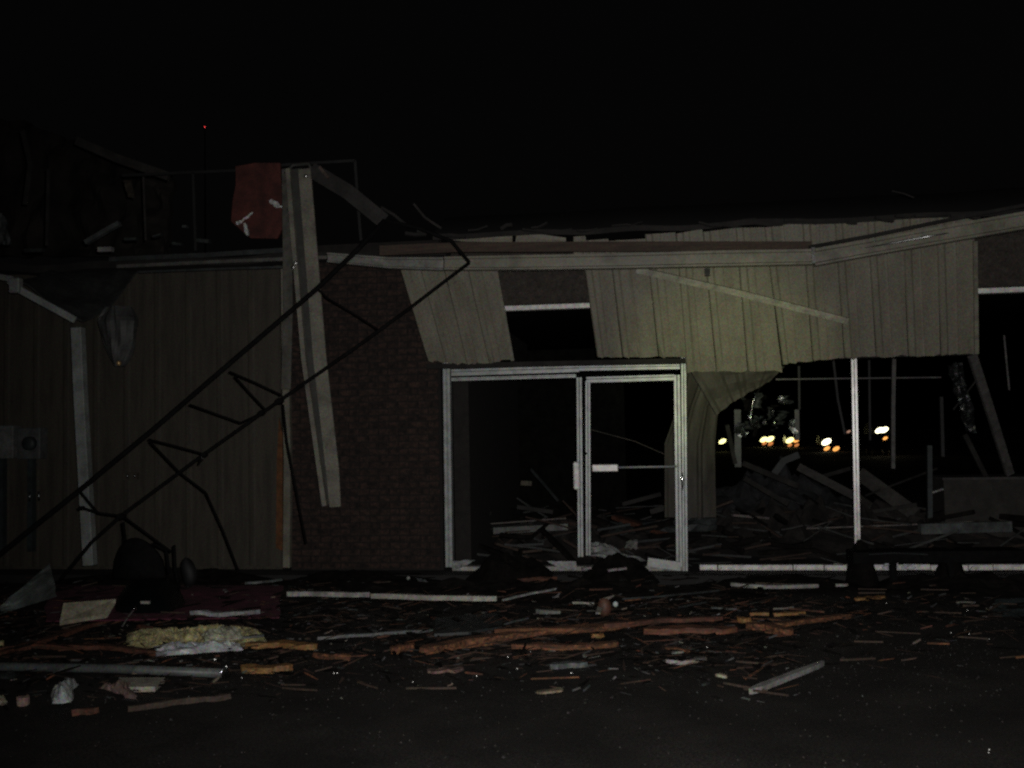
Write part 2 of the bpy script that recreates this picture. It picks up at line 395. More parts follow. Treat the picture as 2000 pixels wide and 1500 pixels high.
def hbar(par, name, x0, y0, x1, y1, h, Y=0., dep=.10, m=ALU):
    a, c = P(x0, y0, Y), P(x1, y1, Y); m_ = MB()
    bk = V((0, dep, 0)); z = V((0, 0, 1)); g = V((0, .01, 0))
    ring = lambda p: [p-z*h*.5, p+z*h*.05, p+z*h*.08+g, p+z*h*.14+g, p+z*h*.17, p+z*h*.5, p+z*h*.5+bk, p-z*h*.5+bk]
    A_, B_ = ring(a), ring(c); k = 8
    m_.add(A_+B_, [tuple(range(k)), tuple(reversed(range(k, 2*k)))]+[((i+1) % k, i, i+k, (i+1) % k+k) for i in range(k)])
    return m_.build(name, m, par, bevel=.003)
frame = vbar(bld, 'door_frame', 871.5, 877, 706, 1108, .075, Y=-.03)          # left jamb is the frame's main piece
frame['label'] = 'grey aluminium frame of the double entrance'
hbar(frame, 'header', 881, 728, 1131, 720, .07, Y=-.032)
hbar(frame, 'header', 1131, 719.5, 1328, 716, .05, Y=-.032)
hbar(frame, 'transom_rail', 881, 741, 1125, 734, .035, Y=-.018, dep=.07)
vbar(frame, 'mullion', 1131, 1134, 737, 1088, .055, Y=-.034)
vbar(frame, 'jamb', 1335, 1338.5, 698, 1117, .05, Y=-.036)
m_ = MB(); m_.box(-2.09, .29, -.03, .09, .088, .13); m_.build('threshold', DIRTYW, frame)
# right-hand door leaf
door = vbar(bld, 'door', 1148, 1149, 744, 1085, .05, Y=-.01, dep=.06)
hbar(door, 'top_rail', 1145, 742, 1318, 737, .06, Y=-.012, dep=.055)
vbar(door, 'stile', 1322, 1327, 732, 1113, .062, Y=-.014, dep=.06)
m_ = MB(); m_.beam([P(1265, 1097, -.05), P(1329, 1106, -.05)], .05, .085); m_.build('bottom_rail', ALU, door)
m_ = MB(); m_.tube([P(1205, 913, -.09), P(1322, 911, -.09)], .011, 8); m_.build('push_bar', ALU, door, smooth=True)
m_ = MB(); q = P(1182, 914, -.10); m_.box(q.x-.13, q.x+.13, q.y-.03, q.y+.03, q.z-.035, q.z+.035); m_.build('latch_box', WHT, door, bevel=.008)
m_ = MB(); q = P(1126.5, 929, -.09); m_.box(q.x-.032, q.x+.032, q.y-.03, q.y+.045, q.z-.14, q.z+.14); m_.build('pull_handle', WHT, frame, bevel=.012)
m_ = MB(); q = P(1144, 886, -.03); m_.tube([q+V((0,-.02,0)), q+V((0,.02,0))], .014, 10); m_.build('lock_cylinder', BLK, door, smooth=True)
m_ = MB(); q = P(1332.5, 940, -.05); m_.tube([q+V((0,0,-.09)), q+V((0,0,-.04)), q+V((0,0,.04)), q+V((0,0,.09))], [.006,.013,.013,.006], 8); m_.build('glint_pin', CHROME, door, smooth=True)  # chrome pin added to make the glint on the jamb

# --- shop window frame
xs_ = [1366, 1402, 1549, 1610, 1655, 1700, 1772, 1818, 1892, 1940, 2060]
wf = None
for i in range(len(xs_)-1):
    a = P(xs_[i]+.6, 1112.5, -.02); c = P(xs_[i+1]-.6, 1113, -.02)
    m_ = MB(); h = .052
    dz = random.uniform(-.004, .004)
    m_.box(a.x+.002, c.x-.002, -.02, .05, .092+dz, .092+h+dz)
    m_.box(a.x+.002, c.x-.002, -.035, -.0215, .094+dz, .108+dz)
    if wf is None: wf = m_.build('window_frame', WHT, bld, bevel=.003); wf['label'] = 'white bottom rail of the big shop window'
    else: m_.build('sill', WHT, wf, bevel=.003)
mu = vbar(wf, 'mullion', 1668.5, 1676, 690, 1068, .054, Y=-.02, m=WHT, dep=.07); mu.rotation_euler.z = math.radians(-10.5)
for i, (x, y) in enumerate([(1400, 1106), (1552, 1104), (1612, 1106), (1890, 1104), (1897, 1110)]):
    a = P(x, y+14, -.045); m_ = MB(); m_.beam([a, a+V((random.uniform(.01, .05), -.004, .06))], .004, .006, up=V((0,1,0))); m_.build('glazing_shard', BLK, wf)

# --- interior uprights, far wall framing
def stick(name, label, cat, pts, Y, w, t, m, group=None, up=V((0,1,0))):
    Ys = Y if isinstance(Y, list) else [Y]*len(pts)
    pp = [P(*p, yy) for p, yy in zip(pts, Ys)]
    m_ = MB(); m_.beam(pp, w, t, up=up); o = m_.build(name, m); return tag(o, label, cat, group)
g_ = 'thin metal studs left standing inside'
ST = mat('stud_grey', (.13, .125, .12), .5, scale=6)
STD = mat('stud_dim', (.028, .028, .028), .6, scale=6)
stick('wall_stud', 'pale thin stud standing just beyond the white window mullion', 'stud', [(1746, 690), (1744, 800), (1744, 915)], 3.0, .045, .05, ST)
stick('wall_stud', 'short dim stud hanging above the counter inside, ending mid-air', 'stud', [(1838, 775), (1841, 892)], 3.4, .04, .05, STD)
stick('wall_stud', 'faint stud rising over the heap behind the foil insulation', 'stud', [(1556, 800), (1557, 860)], 4.0, .06, .05, ST)
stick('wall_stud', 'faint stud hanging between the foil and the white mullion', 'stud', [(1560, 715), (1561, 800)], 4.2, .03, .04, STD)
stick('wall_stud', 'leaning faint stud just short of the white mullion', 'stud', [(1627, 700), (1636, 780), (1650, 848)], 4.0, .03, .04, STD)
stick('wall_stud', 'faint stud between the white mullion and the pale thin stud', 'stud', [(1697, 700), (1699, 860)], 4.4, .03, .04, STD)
stick('ceiling_rail', 'thin horizontal ceiling rail crossing behind the broken window', 'rail', [(1515, 741), (1670, 739), (1838, 737)], 3.2, .018, .014, ST)
stick('door_post', 'grey square post standing left of the lit insulation', 'post', [(1440, 800), (1441, 912)], 3.6, .085, .08, GREYS)
stick('leaning_beam', 'pale straight beam leaning from the siding corner down to the counter', 'beam', [(1899, 695), (1925, 775), (1972, 925)], [.4, .8, 1.5], .085, .05, mat('pale_beam', (.11, .105, .10), .6))
stick('hanging_rod', 'thin pale rod hanging alone in the right opening', 'rod', [(1961, 655), (1965, 700), (1971, 762)], .9, .016, .012, ST)
# foil covered strip
def sheet(name, label, cat, corners, Ys, m, nu=10, nv=10, amp=.03, t=.012, fr=4, group=None, n=V((0,1,0))):
    """crumpled sheet through four photo points tl,tr,br,bl at given depths"""
    tl, tr, br, bl_ = [P(*c, y) for c, y in zip(corners, Ys)]
    sd = random.random()*40
    def fn(u, v):
        p = lerp(lerp(tl, tr, u), lerp(bl_, br, u), v)
        return p + V((nz(u*fr, v*fr, sd), nz(u*fr+9, v*fr, sd)*1.6, nz(u*fr, v*fr+9, sd)))*amp
    m_ = MB(); m_.grid(fn, nu, nv, t, n); o = m_.build(name, m); return tag(o, label, cat, group)
sheet('foil_strip', 'crumpled foil-faced strip hanging beside the pale leaning beam', 'insulation', [(1852, 712), (1878, 708), (1908, 845), (1885, 842)], [.8, .8, 1.2, 1.2], mat('foil_dim', (.20,.21,.21), .42, metal=1.0, scale=22, var=.5, bump=1.0), 6, 24, .035, fr=6)
# draped siding sheet behind right jamb (bent panel hanging down to the floor)
dp = thing('fallen_siding', 'bent beige siding sheet hanging from the fascia behind the right door jamb', 'siding', P(1360, 1000, .6))
SIDEL = mat('shaded_siding', (.062, .057, .045), .75, scale=2.5, var=.25, speck=.12, kind='streak')  # same siding in a darker colour: shade beyond the torch painted in
def dr(u, v):
    y = lerp(722, 1010, v)
    L = 1338-40*min(1, max(0, (v-.05)/.45))**1.2; Rr = 1410-14*min(1, v*2)+6*max(0, v-.6)
    if v < .25: Rr = lerp(1440, 1403, v/.25)
    x = lerp(L, Rr, u)
    bulge = math.sin(u*math.pi)*.10*(1-v*.3) + (.03 if int(u*12) % 4 == 0 else 0)
    return P(x, y, .35+.25*v) + V((0, -bulge + nz(u*3, v*3)*.04, 0))
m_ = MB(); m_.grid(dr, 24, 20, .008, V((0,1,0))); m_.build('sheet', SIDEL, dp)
def flap(u, v):
    # triangular flap torn and folded to the right
    top = V((lerp(1344, 1532, u), 716, 0)); bx = lerp(1400, 1500, u); by = lerp(812, 746, u**.8)+nz(u*9, 2)*4
    x = lerp(top.x, max(bx, lerp(1400, 1502, u)), v); y = lerp(top.y, by, v)
    return P(x, y, -.08+.14*v) + V((0, (-.02 if int(u*20) % 5 == 0 else 0)+nz(u*4, v*3, 7)*.03, 0))
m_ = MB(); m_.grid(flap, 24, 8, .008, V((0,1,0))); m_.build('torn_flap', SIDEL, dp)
# foil insulation hanging in a clump
ins = thing('insulation_clump', 'torn clump of shiny insulation hanging beside the bent siding sheet', 'insulation', P(1500, 800, 2.4))
for k in range(26):
    x, y = random.uniform(1445, 1550), random.uniform(765, 838); dx = random.uniform(-8, 8)
    q = P(x, y, 2.3+random.random()*.5); L = random.uniform(.03, .12); w = random.uniform(.015, .06)
    a = random.uniform(0, 6.28)
    sd = random.random()*30
    m_ = MB(); m_.grid(lambda u, v: q+V(((u-.5)*w*2+nz(v*3, sd)*.08, math.sin(a)*w*u+nz(u*3, v*2, sd)*.05, -v*L*1.6)), 3, 5, .006, V((0,1,0)))
    m_.build('shred', [FOIL, GREYD, RUB, GREYD][k % 4], ins)
m_ = MB(); m_.tube([P(1484, 757, 1.6), P(1470, 785, 1.6), P(1466, 815, 1.6), P(1470, 835, 1.6)], [.012, .01, .01, .02], 7); m_.build('foil_edge', mat('foil2', (.8,.8,.8), .3, metal=1), ins, smooth=True)
m_ = MB(); m_.tube([P(1512, 818, 1.7), P(1513, 832, 1.7)], [.014, .02], 7); m_.build('foil_edge', mat('foil2', (.8,.8,.8), .3, metal=1), ins, smooth=True)

# --- interior left brick side wall seen through left leaf and wall clock
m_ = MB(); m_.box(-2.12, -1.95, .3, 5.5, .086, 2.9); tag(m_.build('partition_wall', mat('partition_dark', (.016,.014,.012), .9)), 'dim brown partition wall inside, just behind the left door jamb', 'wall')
q = P(988, 803, 4.2); m_ = MB(); m_.tube([q+V((0,.03,0)), q+V((0,-.02,0))], .075, 20)
wc = thing('wall_lamp', 'small round pale disc high on the dark inner wall, seen through the left doorway', 'lamp', q)
m_.build('disc', mat('dimdisc', (.25,.24,.2), .7), wc); m_ = MB(); m_.tube([q+V((0,.06,0)), q+V((0,.03,0))], .045, 12); m_.build('mount', RUB, wc)
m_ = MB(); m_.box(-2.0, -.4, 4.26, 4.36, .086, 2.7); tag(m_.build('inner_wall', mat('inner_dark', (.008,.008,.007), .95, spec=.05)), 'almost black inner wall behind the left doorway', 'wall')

# --- debris helpers on the ground
def gboard(name, label, cat, pts, w, t, m, z=.03, group=None, warp=0, par=None, zs=None):
    pp = [G(p[0], p[1], (zs[i] if zs else z)) for i, p in enumerate(pts)]
    q = []
    for i in range(len(pp)-1):
        for k in range(6): q.append(lerp(pp[i], pp[i+1], k/6))
    q.append(pp[-1]); sd = random.random()*30
    q = [p+V((0, 0, nz(i*.25, sd)*warp*.6)) for i, p in enumerate(q)]
    m_ = MB(); ws = [1+nz(i*1.1, sd)*.12 for i in range(len(q))]; ws[0] *= .3; ws[-1] *= .35; ws[1] *= .8; ws[-2] *= .85
    m_.beam(q, w, t, ws=ws); jit = min(w, t)*(.10 if 'wood' in m.name else .035); m_.v = [(a+random.gauss(0, jit), b_+random.gauss(0, jit), c_+random.gauss(0, jit*.8)) for a, b_, c_ in m_.v]; o = m_.build(name, m, par)
    if label: tag(o, label, cat, group)
    return o
def iboard(name, label, cat, pts, Ys, w, t, m, up=V((0,0,1)), group=None):
    pp = [P(*p, y) for p, y in zip(pts, Ys)]; m_ = MB(); m_.beam(pp, w, t, up=up); o = m_.build(name, m); return tag(o, label, cat, group)
def heap(name, label, cx, cy, rx, ry, h, m, z0=.0, sd=1, spiky=.25, n=44):
    def fn(u, v):
        a = u*2*math.pi; r = v
        x = cx+math.cos(a)*r*rx; y = cy+math.sin(a)*r*ry
        e = nz(x*4+sd, y*4, sd)*spiky+nz(x*11+sd, y*11, sd)*spiky*.5
        return (x, y, z0+max(-.01, h*(1-r**2)*(1+e*2)+(e*h*.3)*(1-r)))
    m_ = MB(); m_.grid(fn, n, 14); o = m_.build(name, m)
    tag(o, label, 'rubble', kind='stuff'); return o
# dark heaps under doorway and along the window
def heappx(name, label, x0, x1, ytop, ybase, ry, m, z0=.02, Y=-.3, **k):
    a, c = P(x0, ybase, Y), P(x1, ybase, Y); top = P((x0+x1)/2, ytop, Y)
    return heap(name, label, (a.x+c.x)/2, Y, abs(c.x-a.x)/2, ry, max(.03, top.z-z0), m, z0, sd=x0*.1, **k)
heappx('rubble_heap', 'dark rubble heap in the left doorway hiding its threshold', 905, 1095, 1082, 1130, .45, RUB)
heappx('rubble_heap', 'low dark rubble heap in front of the right door leaf', 1125, 1290, 1096, 1130, .35, RUB, spiky=.35)
heappx('rubble_heap', 'dark rubble against the foot of the brick wall', 540, 880, 1116, 1130, .4, RUB)
heappx('rubble_heap', 'dark rubble below the white window rail', 1345, 1700, 1126, 1150, .35, RUB, Y=-.6)
heappx('rubble_heap', 'dark rubble spread at the right edge of the shop front', 1690, 2100, 1125, 1150, .5, RUB, Y=-.65, spiky=.5)
heappx('rubble_heap', 'black jagged heap covering the window rail under the white mullion', 1650, 1716, 1072, 1130, .3, RUB, Y=-.35, spiky=.3)
heappx('rubble_heap', 'black jagged heap covering the window rail further right', 1822, 1890, 1078, 1130, .3, RUB, Y=-.35, spiky=.3)
heappx('rubble_heap', 'low ridge of dark debris behind the orange planks', 560, 1500, 1140, 1165, .45, RUB, Y=-1.1, spiky=.5, n=90)
heappx('rubble_heap', 'dark debris under the overturned chair and the maroon cloth', 90, 560, 1118, 1140, .6, RUB, Y=-.5, spiky=.5, n=60)
# black bench-like silhouette
bn = thing('fallen_bench', 'black overturned bench lying across the window rail at right', 'bench', P(1745, 1130, -.5))
m_ = MB(); m_.beam([P(1660, 1086, -.5), P(1800, 1084, -.5), P(1990, 1082, -.45)], .3, .10); m_.build('seat', STEEL, bn)
for x in (1741, 1746):
    m_ = MB(); m_.beam([P(x, 1092, -.52-(x-1741)*.02), P(x+2, 1150, -.75)], .045, .045); m_.build('leg', STEEL, bn)
m_ = MB(); m_.beam([P(1850, 1086, -.5), P(1862, 1145, -.6)], .05, .05); m_.build('leg', STEEL, bn)
m_ = MB(); m_.tube([P(1697, 1083, -.66), P(1745, 1080, -.66), P(1812, 1083, -.66)], .006, 6); m_.build('edge_bead', mat('dull_edge', (.03,.035,.035), .4), bn)
# crumpled white paper behind
sheet('crumpled_paper', 'crumpled white paper lump behind the black bench legs', 'paper', [(1727, 1100), (1752, 1096), (1758, 1112), (1722, 1112)], [-.1, -.1, -.08, -.08], PINKW, 6, 5, .03)
sheet('crumpled_paper', 'small white scrap just right of the white paper lump', 'paper', [(1762, 1102), (1782, 1103), (1790, 1110), (1760, 1112)], [-.1]*4, PINKW, 6, 5, .02)
iboard('white_strip', 'short white strip above the window rail beside the black heap', 'strip', [(1628, 1102), (1655, 1104)], [.1, .1], .05, .02, DIRTYW)

# interior debris
heap('rubble_heap', 'grey heap of fallen ceiling material deep inside the right window', P(1500, 900, 5).x, 5.0, 1.5, 1.0, .62, mat('greyheap', (.030, .032, .034), .9, scale=5, var=.7), .08, sd=3, spiky=.3)
heap('rubble_heap', 'low interior rubble spread behind the shop window', 2.3, 2.6, 3.0, 1.7, .3, mat('intrub', (.02,.017,.015), .9, scale=7, var=.8, speck=.6), .08, sd=6, spiky=.6, n=80)
heap('rubble_heap', 'low interior rubble spread behind the doorway', -.8, 1.9, 1.4, 1.3, .24, mat('intrub', (.02,.017,.015), .9), .08, sd=9, spiky=.6, n=60)
iboard('fallen_rafter', 'grey rafter slanting down behind the white mullion, upper one', 'rafter', [(1678, 925), (1788, 1005)], [3.0, 2.4], .17, .05, mat('raft', (.06,.056,.05), .7), up=V((0,1,0)))
iboard('fallen_rafter', 'grey rafter slanting down behind the white mullion, lower one', 'rafter', [(1560, 912), (1680, 975), (1742, 1020)], [3.2, 2.8, 2.2], .10, .05, mat('raft', (.06,.056,.05), .7), up=V((0,1,0)))
iboard('fallen_rafter', 'short curved grey rafter end on top of the interior heap', 'rafter', [(1512, 925), (1530, 900), (1560, 888)], [3.6]*3, .09, .05, GREYD, up=V((0,1,0)))
iboard('metal_channel', 'long level grey channel lying inside near the right edge', 'channel', [(1796, 1033), (1973, 1028)], [1.0, 1.2], .08, .11, GREYS)
iboard('thin_rail', 'thin pale rail lying level behind the white mullion', 'rail', [(1575, 1032), (1790, 1024), (1900, 1019)], [1.6, 1.6, 1.5], .03, .015, mat('raft2', (.16,.14,.13), .7))
iboard('thin_rail', 'short pale stick lying slanted just left of the white mullion', 'rail', [(1578, 1030), (1622, 1018)], [1.4, 1.7], .02, .012, mat('raft2', (.16,.14,.13), .7))
# counter
ct = thing('counter', 'low brown-grey counter box standing inside at the right edge', 'counter', P(1930, 1000, 1.9))
a, c = P(1843, 938, 1.7), P(2060, 1000, 1.7); m_ = MB(); m_.box(a.x, c.x, 1.7, 2.3, .09, a.z); m_.build('body', mat('ctr', (.032,.029,.025), .8), ct)
m_ = MB(); m_.box(a.x-.02, c.x+.02, 1.67, 2.33, a.z+.002, a.z+.03); m_.build('top', mat('ctr2', (.05,.047,.044), .7), ct)
iboard('cabinet_edge', 'shiny bent metal scrap in front of the counter', 'scrap', [(1820, 962), (1842, 955)], [1.5, 1.5], .03, .02, mat('foil2', (.8,.8,.8), .3, metal=1))
iboard('black_pole', 'dark grey pole standing left of the counter', 'pole', [(1815, 870), (1816, 1015)], [1.6, 1.6], .05, .05, TEAL, up=V((0,1,0)))
# through the door
iboard('ceiling_tile', 'pale fallen ceiling panel lying level inside the left doorway', 'panel', [(962, 1035), (1106, 1027)], [1.2, 1.4], .25, .07, mat('ctile', (.15,.155,.15), .8))
iboard('thin_rail', 'thin dim rail above the pale ceiling panel', 'rail', [(942, 1024), (1105, 1012)], [1.6, 1.9], .03, .015, mat('raft2', (.16,.14,.13), .7))
iboard('metal_strip', 'dim strip leaning inside the left doorway', 'strip', [(1037, 917), (1062, 945), (1090, 978)], [2.6, 2.4, 2.2], .035, .02, GREYD, up=V((0,1,0)))
iboard('small_box', 'small beige carton perched inside the left doorway', 'box', [(1018, 943), (1039, 944)], [2.6, 2.6], .1, .06, mat('carton', (.12,.11,.08), .8))
iboard('plank', 'orange plank slanting across the floor behind the right door leaf', 'plank', [(1200, 1010), (1300, 1042)], [1.6, .9], .09, .045, WOODR)
iboard('thin_wire', 'thin wire hanging in a slant behind the right door leaf', 'wire', [(1150, 838), (1240, 862), (1300, 888)], [2, 2, 2], .008, .008, mat('wire', (.1,.09,.07), .8))
for i, (x0, y0, x1, y1, Y, m0, lb) in enumerate([(985, 1066, 1060, 1062, .7, GREYD, 'dim grey lath under the pale ceiling panel'), (968, 1062, 1010, 1074, .6, WOODD, 'short brown lath slanting under the pale ceiling panel'),
     (1020, 1078, 1085, 1070, .5, WOODD, 'low brown lath near the middle mullion foot'), (1165, 1035, 1240, 1022, 1.2, GREYD, 'grey lath lying behind the door push bar area'), (1240, 1058, 1310, 1050, .7, GREYD, 'grey lath by the right door stile foot'),
     (1345, 1010, 1430, 978, 1.3, WOODD, 'dim brown lath at the foot of the bent siding sheet'), (1430, 1006, 1500, 1012, 1.2, mat('raft2', (.16,.14,.13), .7), 'pale short lath right of the bent siding sheet foot')]):
    iboard('lath', lb, 'lath', [(x0, y0), (x1, y1)], [Y, Y+.15], .06, .025, m0)
sheet('white_rubble_sheet', 'crumpled dirty white sheet on the floor at the foot of the right door leaf', 'sheet', [(1152, 1058), (1195, 1068), (1262, 1098), (1152, 1086)], [.35, .35, .1, .1], mat('dimwhite', (.36,.37,.37), .8, scale=9, var=.6), 10, 6, .04)
sheet('white_lump', 'small pale lump on the floor behind the right door leaf', 'lump', [(1224, 1056), (1244, 1054), (1247, 1070), (1222, 1070)], [.5]*4, mat('dimwhite2', (.2,.2,.19), .8), 5, 5, .03)
sheet('grey_sheet', 'dim grey sheet lying beneath the orange plank inside the door', 'sheet', [(1188, 1018), (1235, 1022), (1250, 1042), (1195, 1045)], [1.5, 1.5, 1.2, 1.2], GREYD, 6, 5, .05)
sheet('grey_sheet', 'dim blue-grey sheet at the foot of the bent siding sheet', 'sheet', [(1255, 1020), (1400, 1010), (1395, 1035), (1260, 1040)], [1.2, 1.0, .8, .9], GREYD, 9, 5, .06)

# --- diagonal strip lying against the siding
a = [SPt(1243, 524)+SN*.06, SPt(1450, 571)+SN*.07, SPt(1652, 622)+SN*.10]
m_ = MB(); m_.beam(a, .06, .04, up=SN); ds = tag(m_.build('loose_strip', mat('strip_pale', (.27, .26, .21), .35)), 'thin loose beige strip hanging diagonally across the siding', 'strip')

# --- bent channel column leaning before brick wall
ch = thing('leaning_channel', 'tall bent beige metal channel leaning in front of the brick wall, its flanges catching light', 'beam', P(630, 990, -.75))
CHN = mat('channel_beige', (.20, .19, .155), .45, scale=3, var=.25)
CHD = mat('channel_web', (.042, .042, .037), .6, scale=3, var=.25)
YC = -.75
m_ = MB(); m_.beam([P(595, 330, YC-.1), P(607, 480, YC-.08), P(625, 700, YC-.04), P(650, 920, YC), P(655, 990, YC)], .132, .02, up=V((0,1,0)), ws=[.95, .98, 1.0, 1, .85]); m_.build('wide_flange', CHN, ch)
m_ = MB(); m_.beam([P(577, 330, YC), P(590, 480, YC), P(606, 700, YC+.03), P(633, 920, YC+.06), P(640, 985, YC+.06)], .14, .012, up=V((0,1,0))); m_.build('web', CHD, ch)
m_ = MB(); m_.beam([P(563, 330, YC-.1), P(575, 480, YC-.08), P(594, 700, YC-.04), P(625, 920, YC), P(635, 988, YC)], .045, .05, up=V((0,1,0))); m_.build('narrow_flange', CHN, ch)
for (x, y) in ((597, 344), (577, 514), (573, 522)):
    q = P(x, y, YC-.16); m_ = MB(); m_.tube([q+V((0,.03,0)), q, q+V((0,-.012,0))], [.014, .022, .012], 10); m_.build('screw', mat('screw_metal', (.9,.9,.88), .4, metal=1, bump=0), ch, smooth=True)
m_ = MB(); m_.tube([P(558, 340, YC), P(572, 322, YC), P(604, 320, YC), P(612, 340, YC)], .02, 8); m_.build('top_loop', CHD, ch, smooth=True)
# vertical strip left of it
stick('corner_strip', 'dull vertical metal strip hanging left of the leaning channel', 'strip', [(560, 330), (562, 480), (563, 600), (559, 760)], [YC+.25]*4, .10, .02, mat('cstrip', (.095,.092,.078), .5))
stick('sloping_beam', 'thick dim arm sloping down right from the top of the leaning channel', 'beam', [(608, 332), (680, 375), (750, 432)], [YC, YC, YC+.1], .15, .05, mat('armd', (.027,.025,.023), .85))
stick('arm_bracket', 'small pinkish bracket at the upper end of the sloping arm', 'bracket', [(624, 326), (642, 348)], [YC-.1]*2, .03, .03, mat('brk', (.10,.07,.06), .8))

# --- sign frame with red panel
sf = thing('sign_frame', 'thin steel frame on the roof holding a torn red sign panel', 'sign', P(520, 480, .2))
FR = mat('frame_dim', (.013, .0135, .0135), .7)
for pts in ([(378, 338), (383, 490)], [(694, 314), (703, 440), (706, 470)], [(240, 343), (378, 337), (470, 333)], [(470, 333), (560, 322), (694, 314)]):
    m_ = MB(); m_.beam([P(*p, .2) for p in pts], .03, .03, up=V((0,1,0))); m_.build('post' if abs(pts[0][0]-pts[-1][0]) < 30 else 'rail', FR, sf)
rp = [(462, 325), (500, 318), (548, 318), (550, 395), (553, 440), (540, 466), (490, 465), (472, 452), (452, 432), (455, 395), (459, 360)]
m_ = MB(); m_.poly([P(x+random.uniform(-2, 2), y, .12) for x, y in rp], (0,1,0), .03); m_.build('red_panel', RED, sf)
tp = thing('torn_plastic', 'shiny torn plastic bits hanging at the lower edge of the red panel', 'plastic', P(485, 440, 0.0))
for (x0, y0, x1, y1, r0, r1) in [(492, 415, 475, 432, .012, .02), (475, 432, 460, 438, .02, .01), (478, 436, 484, 460, .02, .03), (527, 394, 546, 402, .03, .012), (546, 402, 566, 404, .01, .01)]:
    pa, pb = P(x0, y0, 0), P(x1, y1, 0); sd = random.random()*9
    pp = [lerp(pa, pb, k/5)+V((nz(k, sd)*.04, nz(k, 2, sd)*.05, nz(k, sd, 4)*.04)) for k in range(6)]
    m_ = MB(); m_.beam(pp, r0*1.7, r1*.8, up=V((0,1,.2)), ws=[.6, 1.1, .8, 1.3, 1, .5]); m_.build('shred', mat('plastic_shine', (.60,.62,.62), .3, scale=30, bump=1), tp)

# --- scraps on the left roof
for lb, pts, w, m0 in [('pale torn strip sticking up from the left roof', [(168, 474), (205, 452), (234, 436)], .05, GREYS), ('small white scrap lying on the left roof edge', [(193, 488), (220, 487)], .05, mat('scr', (.3,.3,.3), .7)),
    ('dim strip lying on the roof left of the sign frame post', [(245, 468), (268, 467)], .03, GREYD), ('faint strip on the roof beside the sign frame post', [(300, 463), (316, 458)], .02, GREYD), ('faint scrap on the roof right of the sign frame post', [(385, 470), (410, 472)], .04, GREYD),
    ('faint scrap on the roof under the sign frame', [(338, 476), (356, 478)], .03, GREYD), ('faint scrap at the far left of the roof', [(50, 490), (85, 489)], .04, GREYD), ('tiny pale scrap hanging left of the sign frame post', [(358, 443), (366, 443)], .03, GREYS)]:
    iboard('roof_scrap', lb, 'scrap', pts, [.0]*len(pts), .06, w, m0)
sheet('torn_sheet', 'dim curled sheet standing on the roof at the far left', 'sheet', [(-10, 415), (10, 420), (24, 475), (-10, 482)], [-.2]*4, GREYD, 6, 8, .03)
sheet('brown_scrap', 'faint brown scrap dangling above the left roof', 'scrap', [(242, 352), (258, 352), (264, 388), (250, 385)], [.6]*4, mat('brs', (.05,.04,.028), .9), 4, 6, .02)
# faint tall broken wall behind at upper left
m_ = MB()
m_.grid(lambda u, v: P(lerp(-80, 330, u), lerp(500, 235+max(0, u-.3)*150+nz(u*9, 3)*18, v), 7.0)+V((0, nz(u*12, v*4)*.4, 0)), 40, 14, .15, V((0,-1,0)))
tag(m_.build('torn_wall', mat('tornw', (.050,.044,.038), .95, scale=1.2, var=.8)), 'faint tall torn wall rising behind the left roof', 'wall')

# --- left canopy: beam, post, sheet, hanging shade
cp = thing('canopy', 'sagging canopy on a pale square post at the far left', 'canopy', P(172, 1090, -.9))
CW = mat('canopy_white', (.25, .27, .26), .5, scale=3, var=.3)
YK = -.9
m_ = MB(); m_.beam([P(152, 640, YK), P(158, 780, YK), P(168, 960, YK), P(176, 1104, YK)], .112, .09, up=V((0,1,0))); m_.build('post', CW, cp, bevel=.006)
m_ = MB(); m_.beam([P(-60, 535, YK-.2), P(0, 541, YK-.2), P(24, 545, YK-.2)], .05, .06); m_.build('beam', CW, cp, bevel=.005)
m_ = MB(); m_.beam([P(20, 548, YK-.2), P(38, 566, YK-.2), P(148, 626, YK)], .06, .07); m_.build('beam', CW, cp, bevel=.005)
m_ = MB(); q = P(30, 555, YK-.22); m_.box(q.x-.05, q.x+.06, q.y-.04, q.y+.04, q.z-.09, q.z+.06); m_.build('elbow', CW, cp, bevel=.01)
def can(u, v):
    a = lerp(P(35, 548, YK), P(160, 625, YK), u); c = lerp(P(150, 520, .2), P(268, 530, -.1), u)
    p = lerp(a, c, v); p.z += -.10*math.sin(v*math.pi)*u+nz(u*3, v*3)*.05; return p
m_ = MB(); m_.grid(can, 14, 12, .02); m_.build('cover', mat('canopy_cover', (.036, .038, .037), .7), cp)
sh = thing('hanging_sheet', 'torn grey sheet hanging from the canopy with an amber glint at its tip', 'sheet', P(240, 610, -.6))
def shd(u, v):
    a = u*math.pi*1.1-.1; r = .205*max(0, math.cos(v*1.45))**.75*min(1, .55+v*2)+.012
    q = P(lerp(232, 234, v), lerp(600, 716, v), -.6); return q+V((math.cos(a)*r, -math.sin(a)*r*.8, 0))+V((nz(u*4, v*2)*.04, nz(u*7, v*1.5, 5)*.07, 0))
m_ = MB(); m_.grid(shd, 16, 16, .006, V((0,-1,0))); m_.build('cloth', mat('shadec', (.062,.064,.062), .6, scale=5, var=.5), sh)
m_ = MB(); q = P(232, 710, -.72); m_.tube([q+V((0,0,.028)), q+V((0,0,.01)), q+V((.002,0,-.02))], [.012, .026, .016], 10); m_.build('bulb', mat('amber', (.9,.6,.28), .4, metal=.6, bump=0), sh, smooth=True)

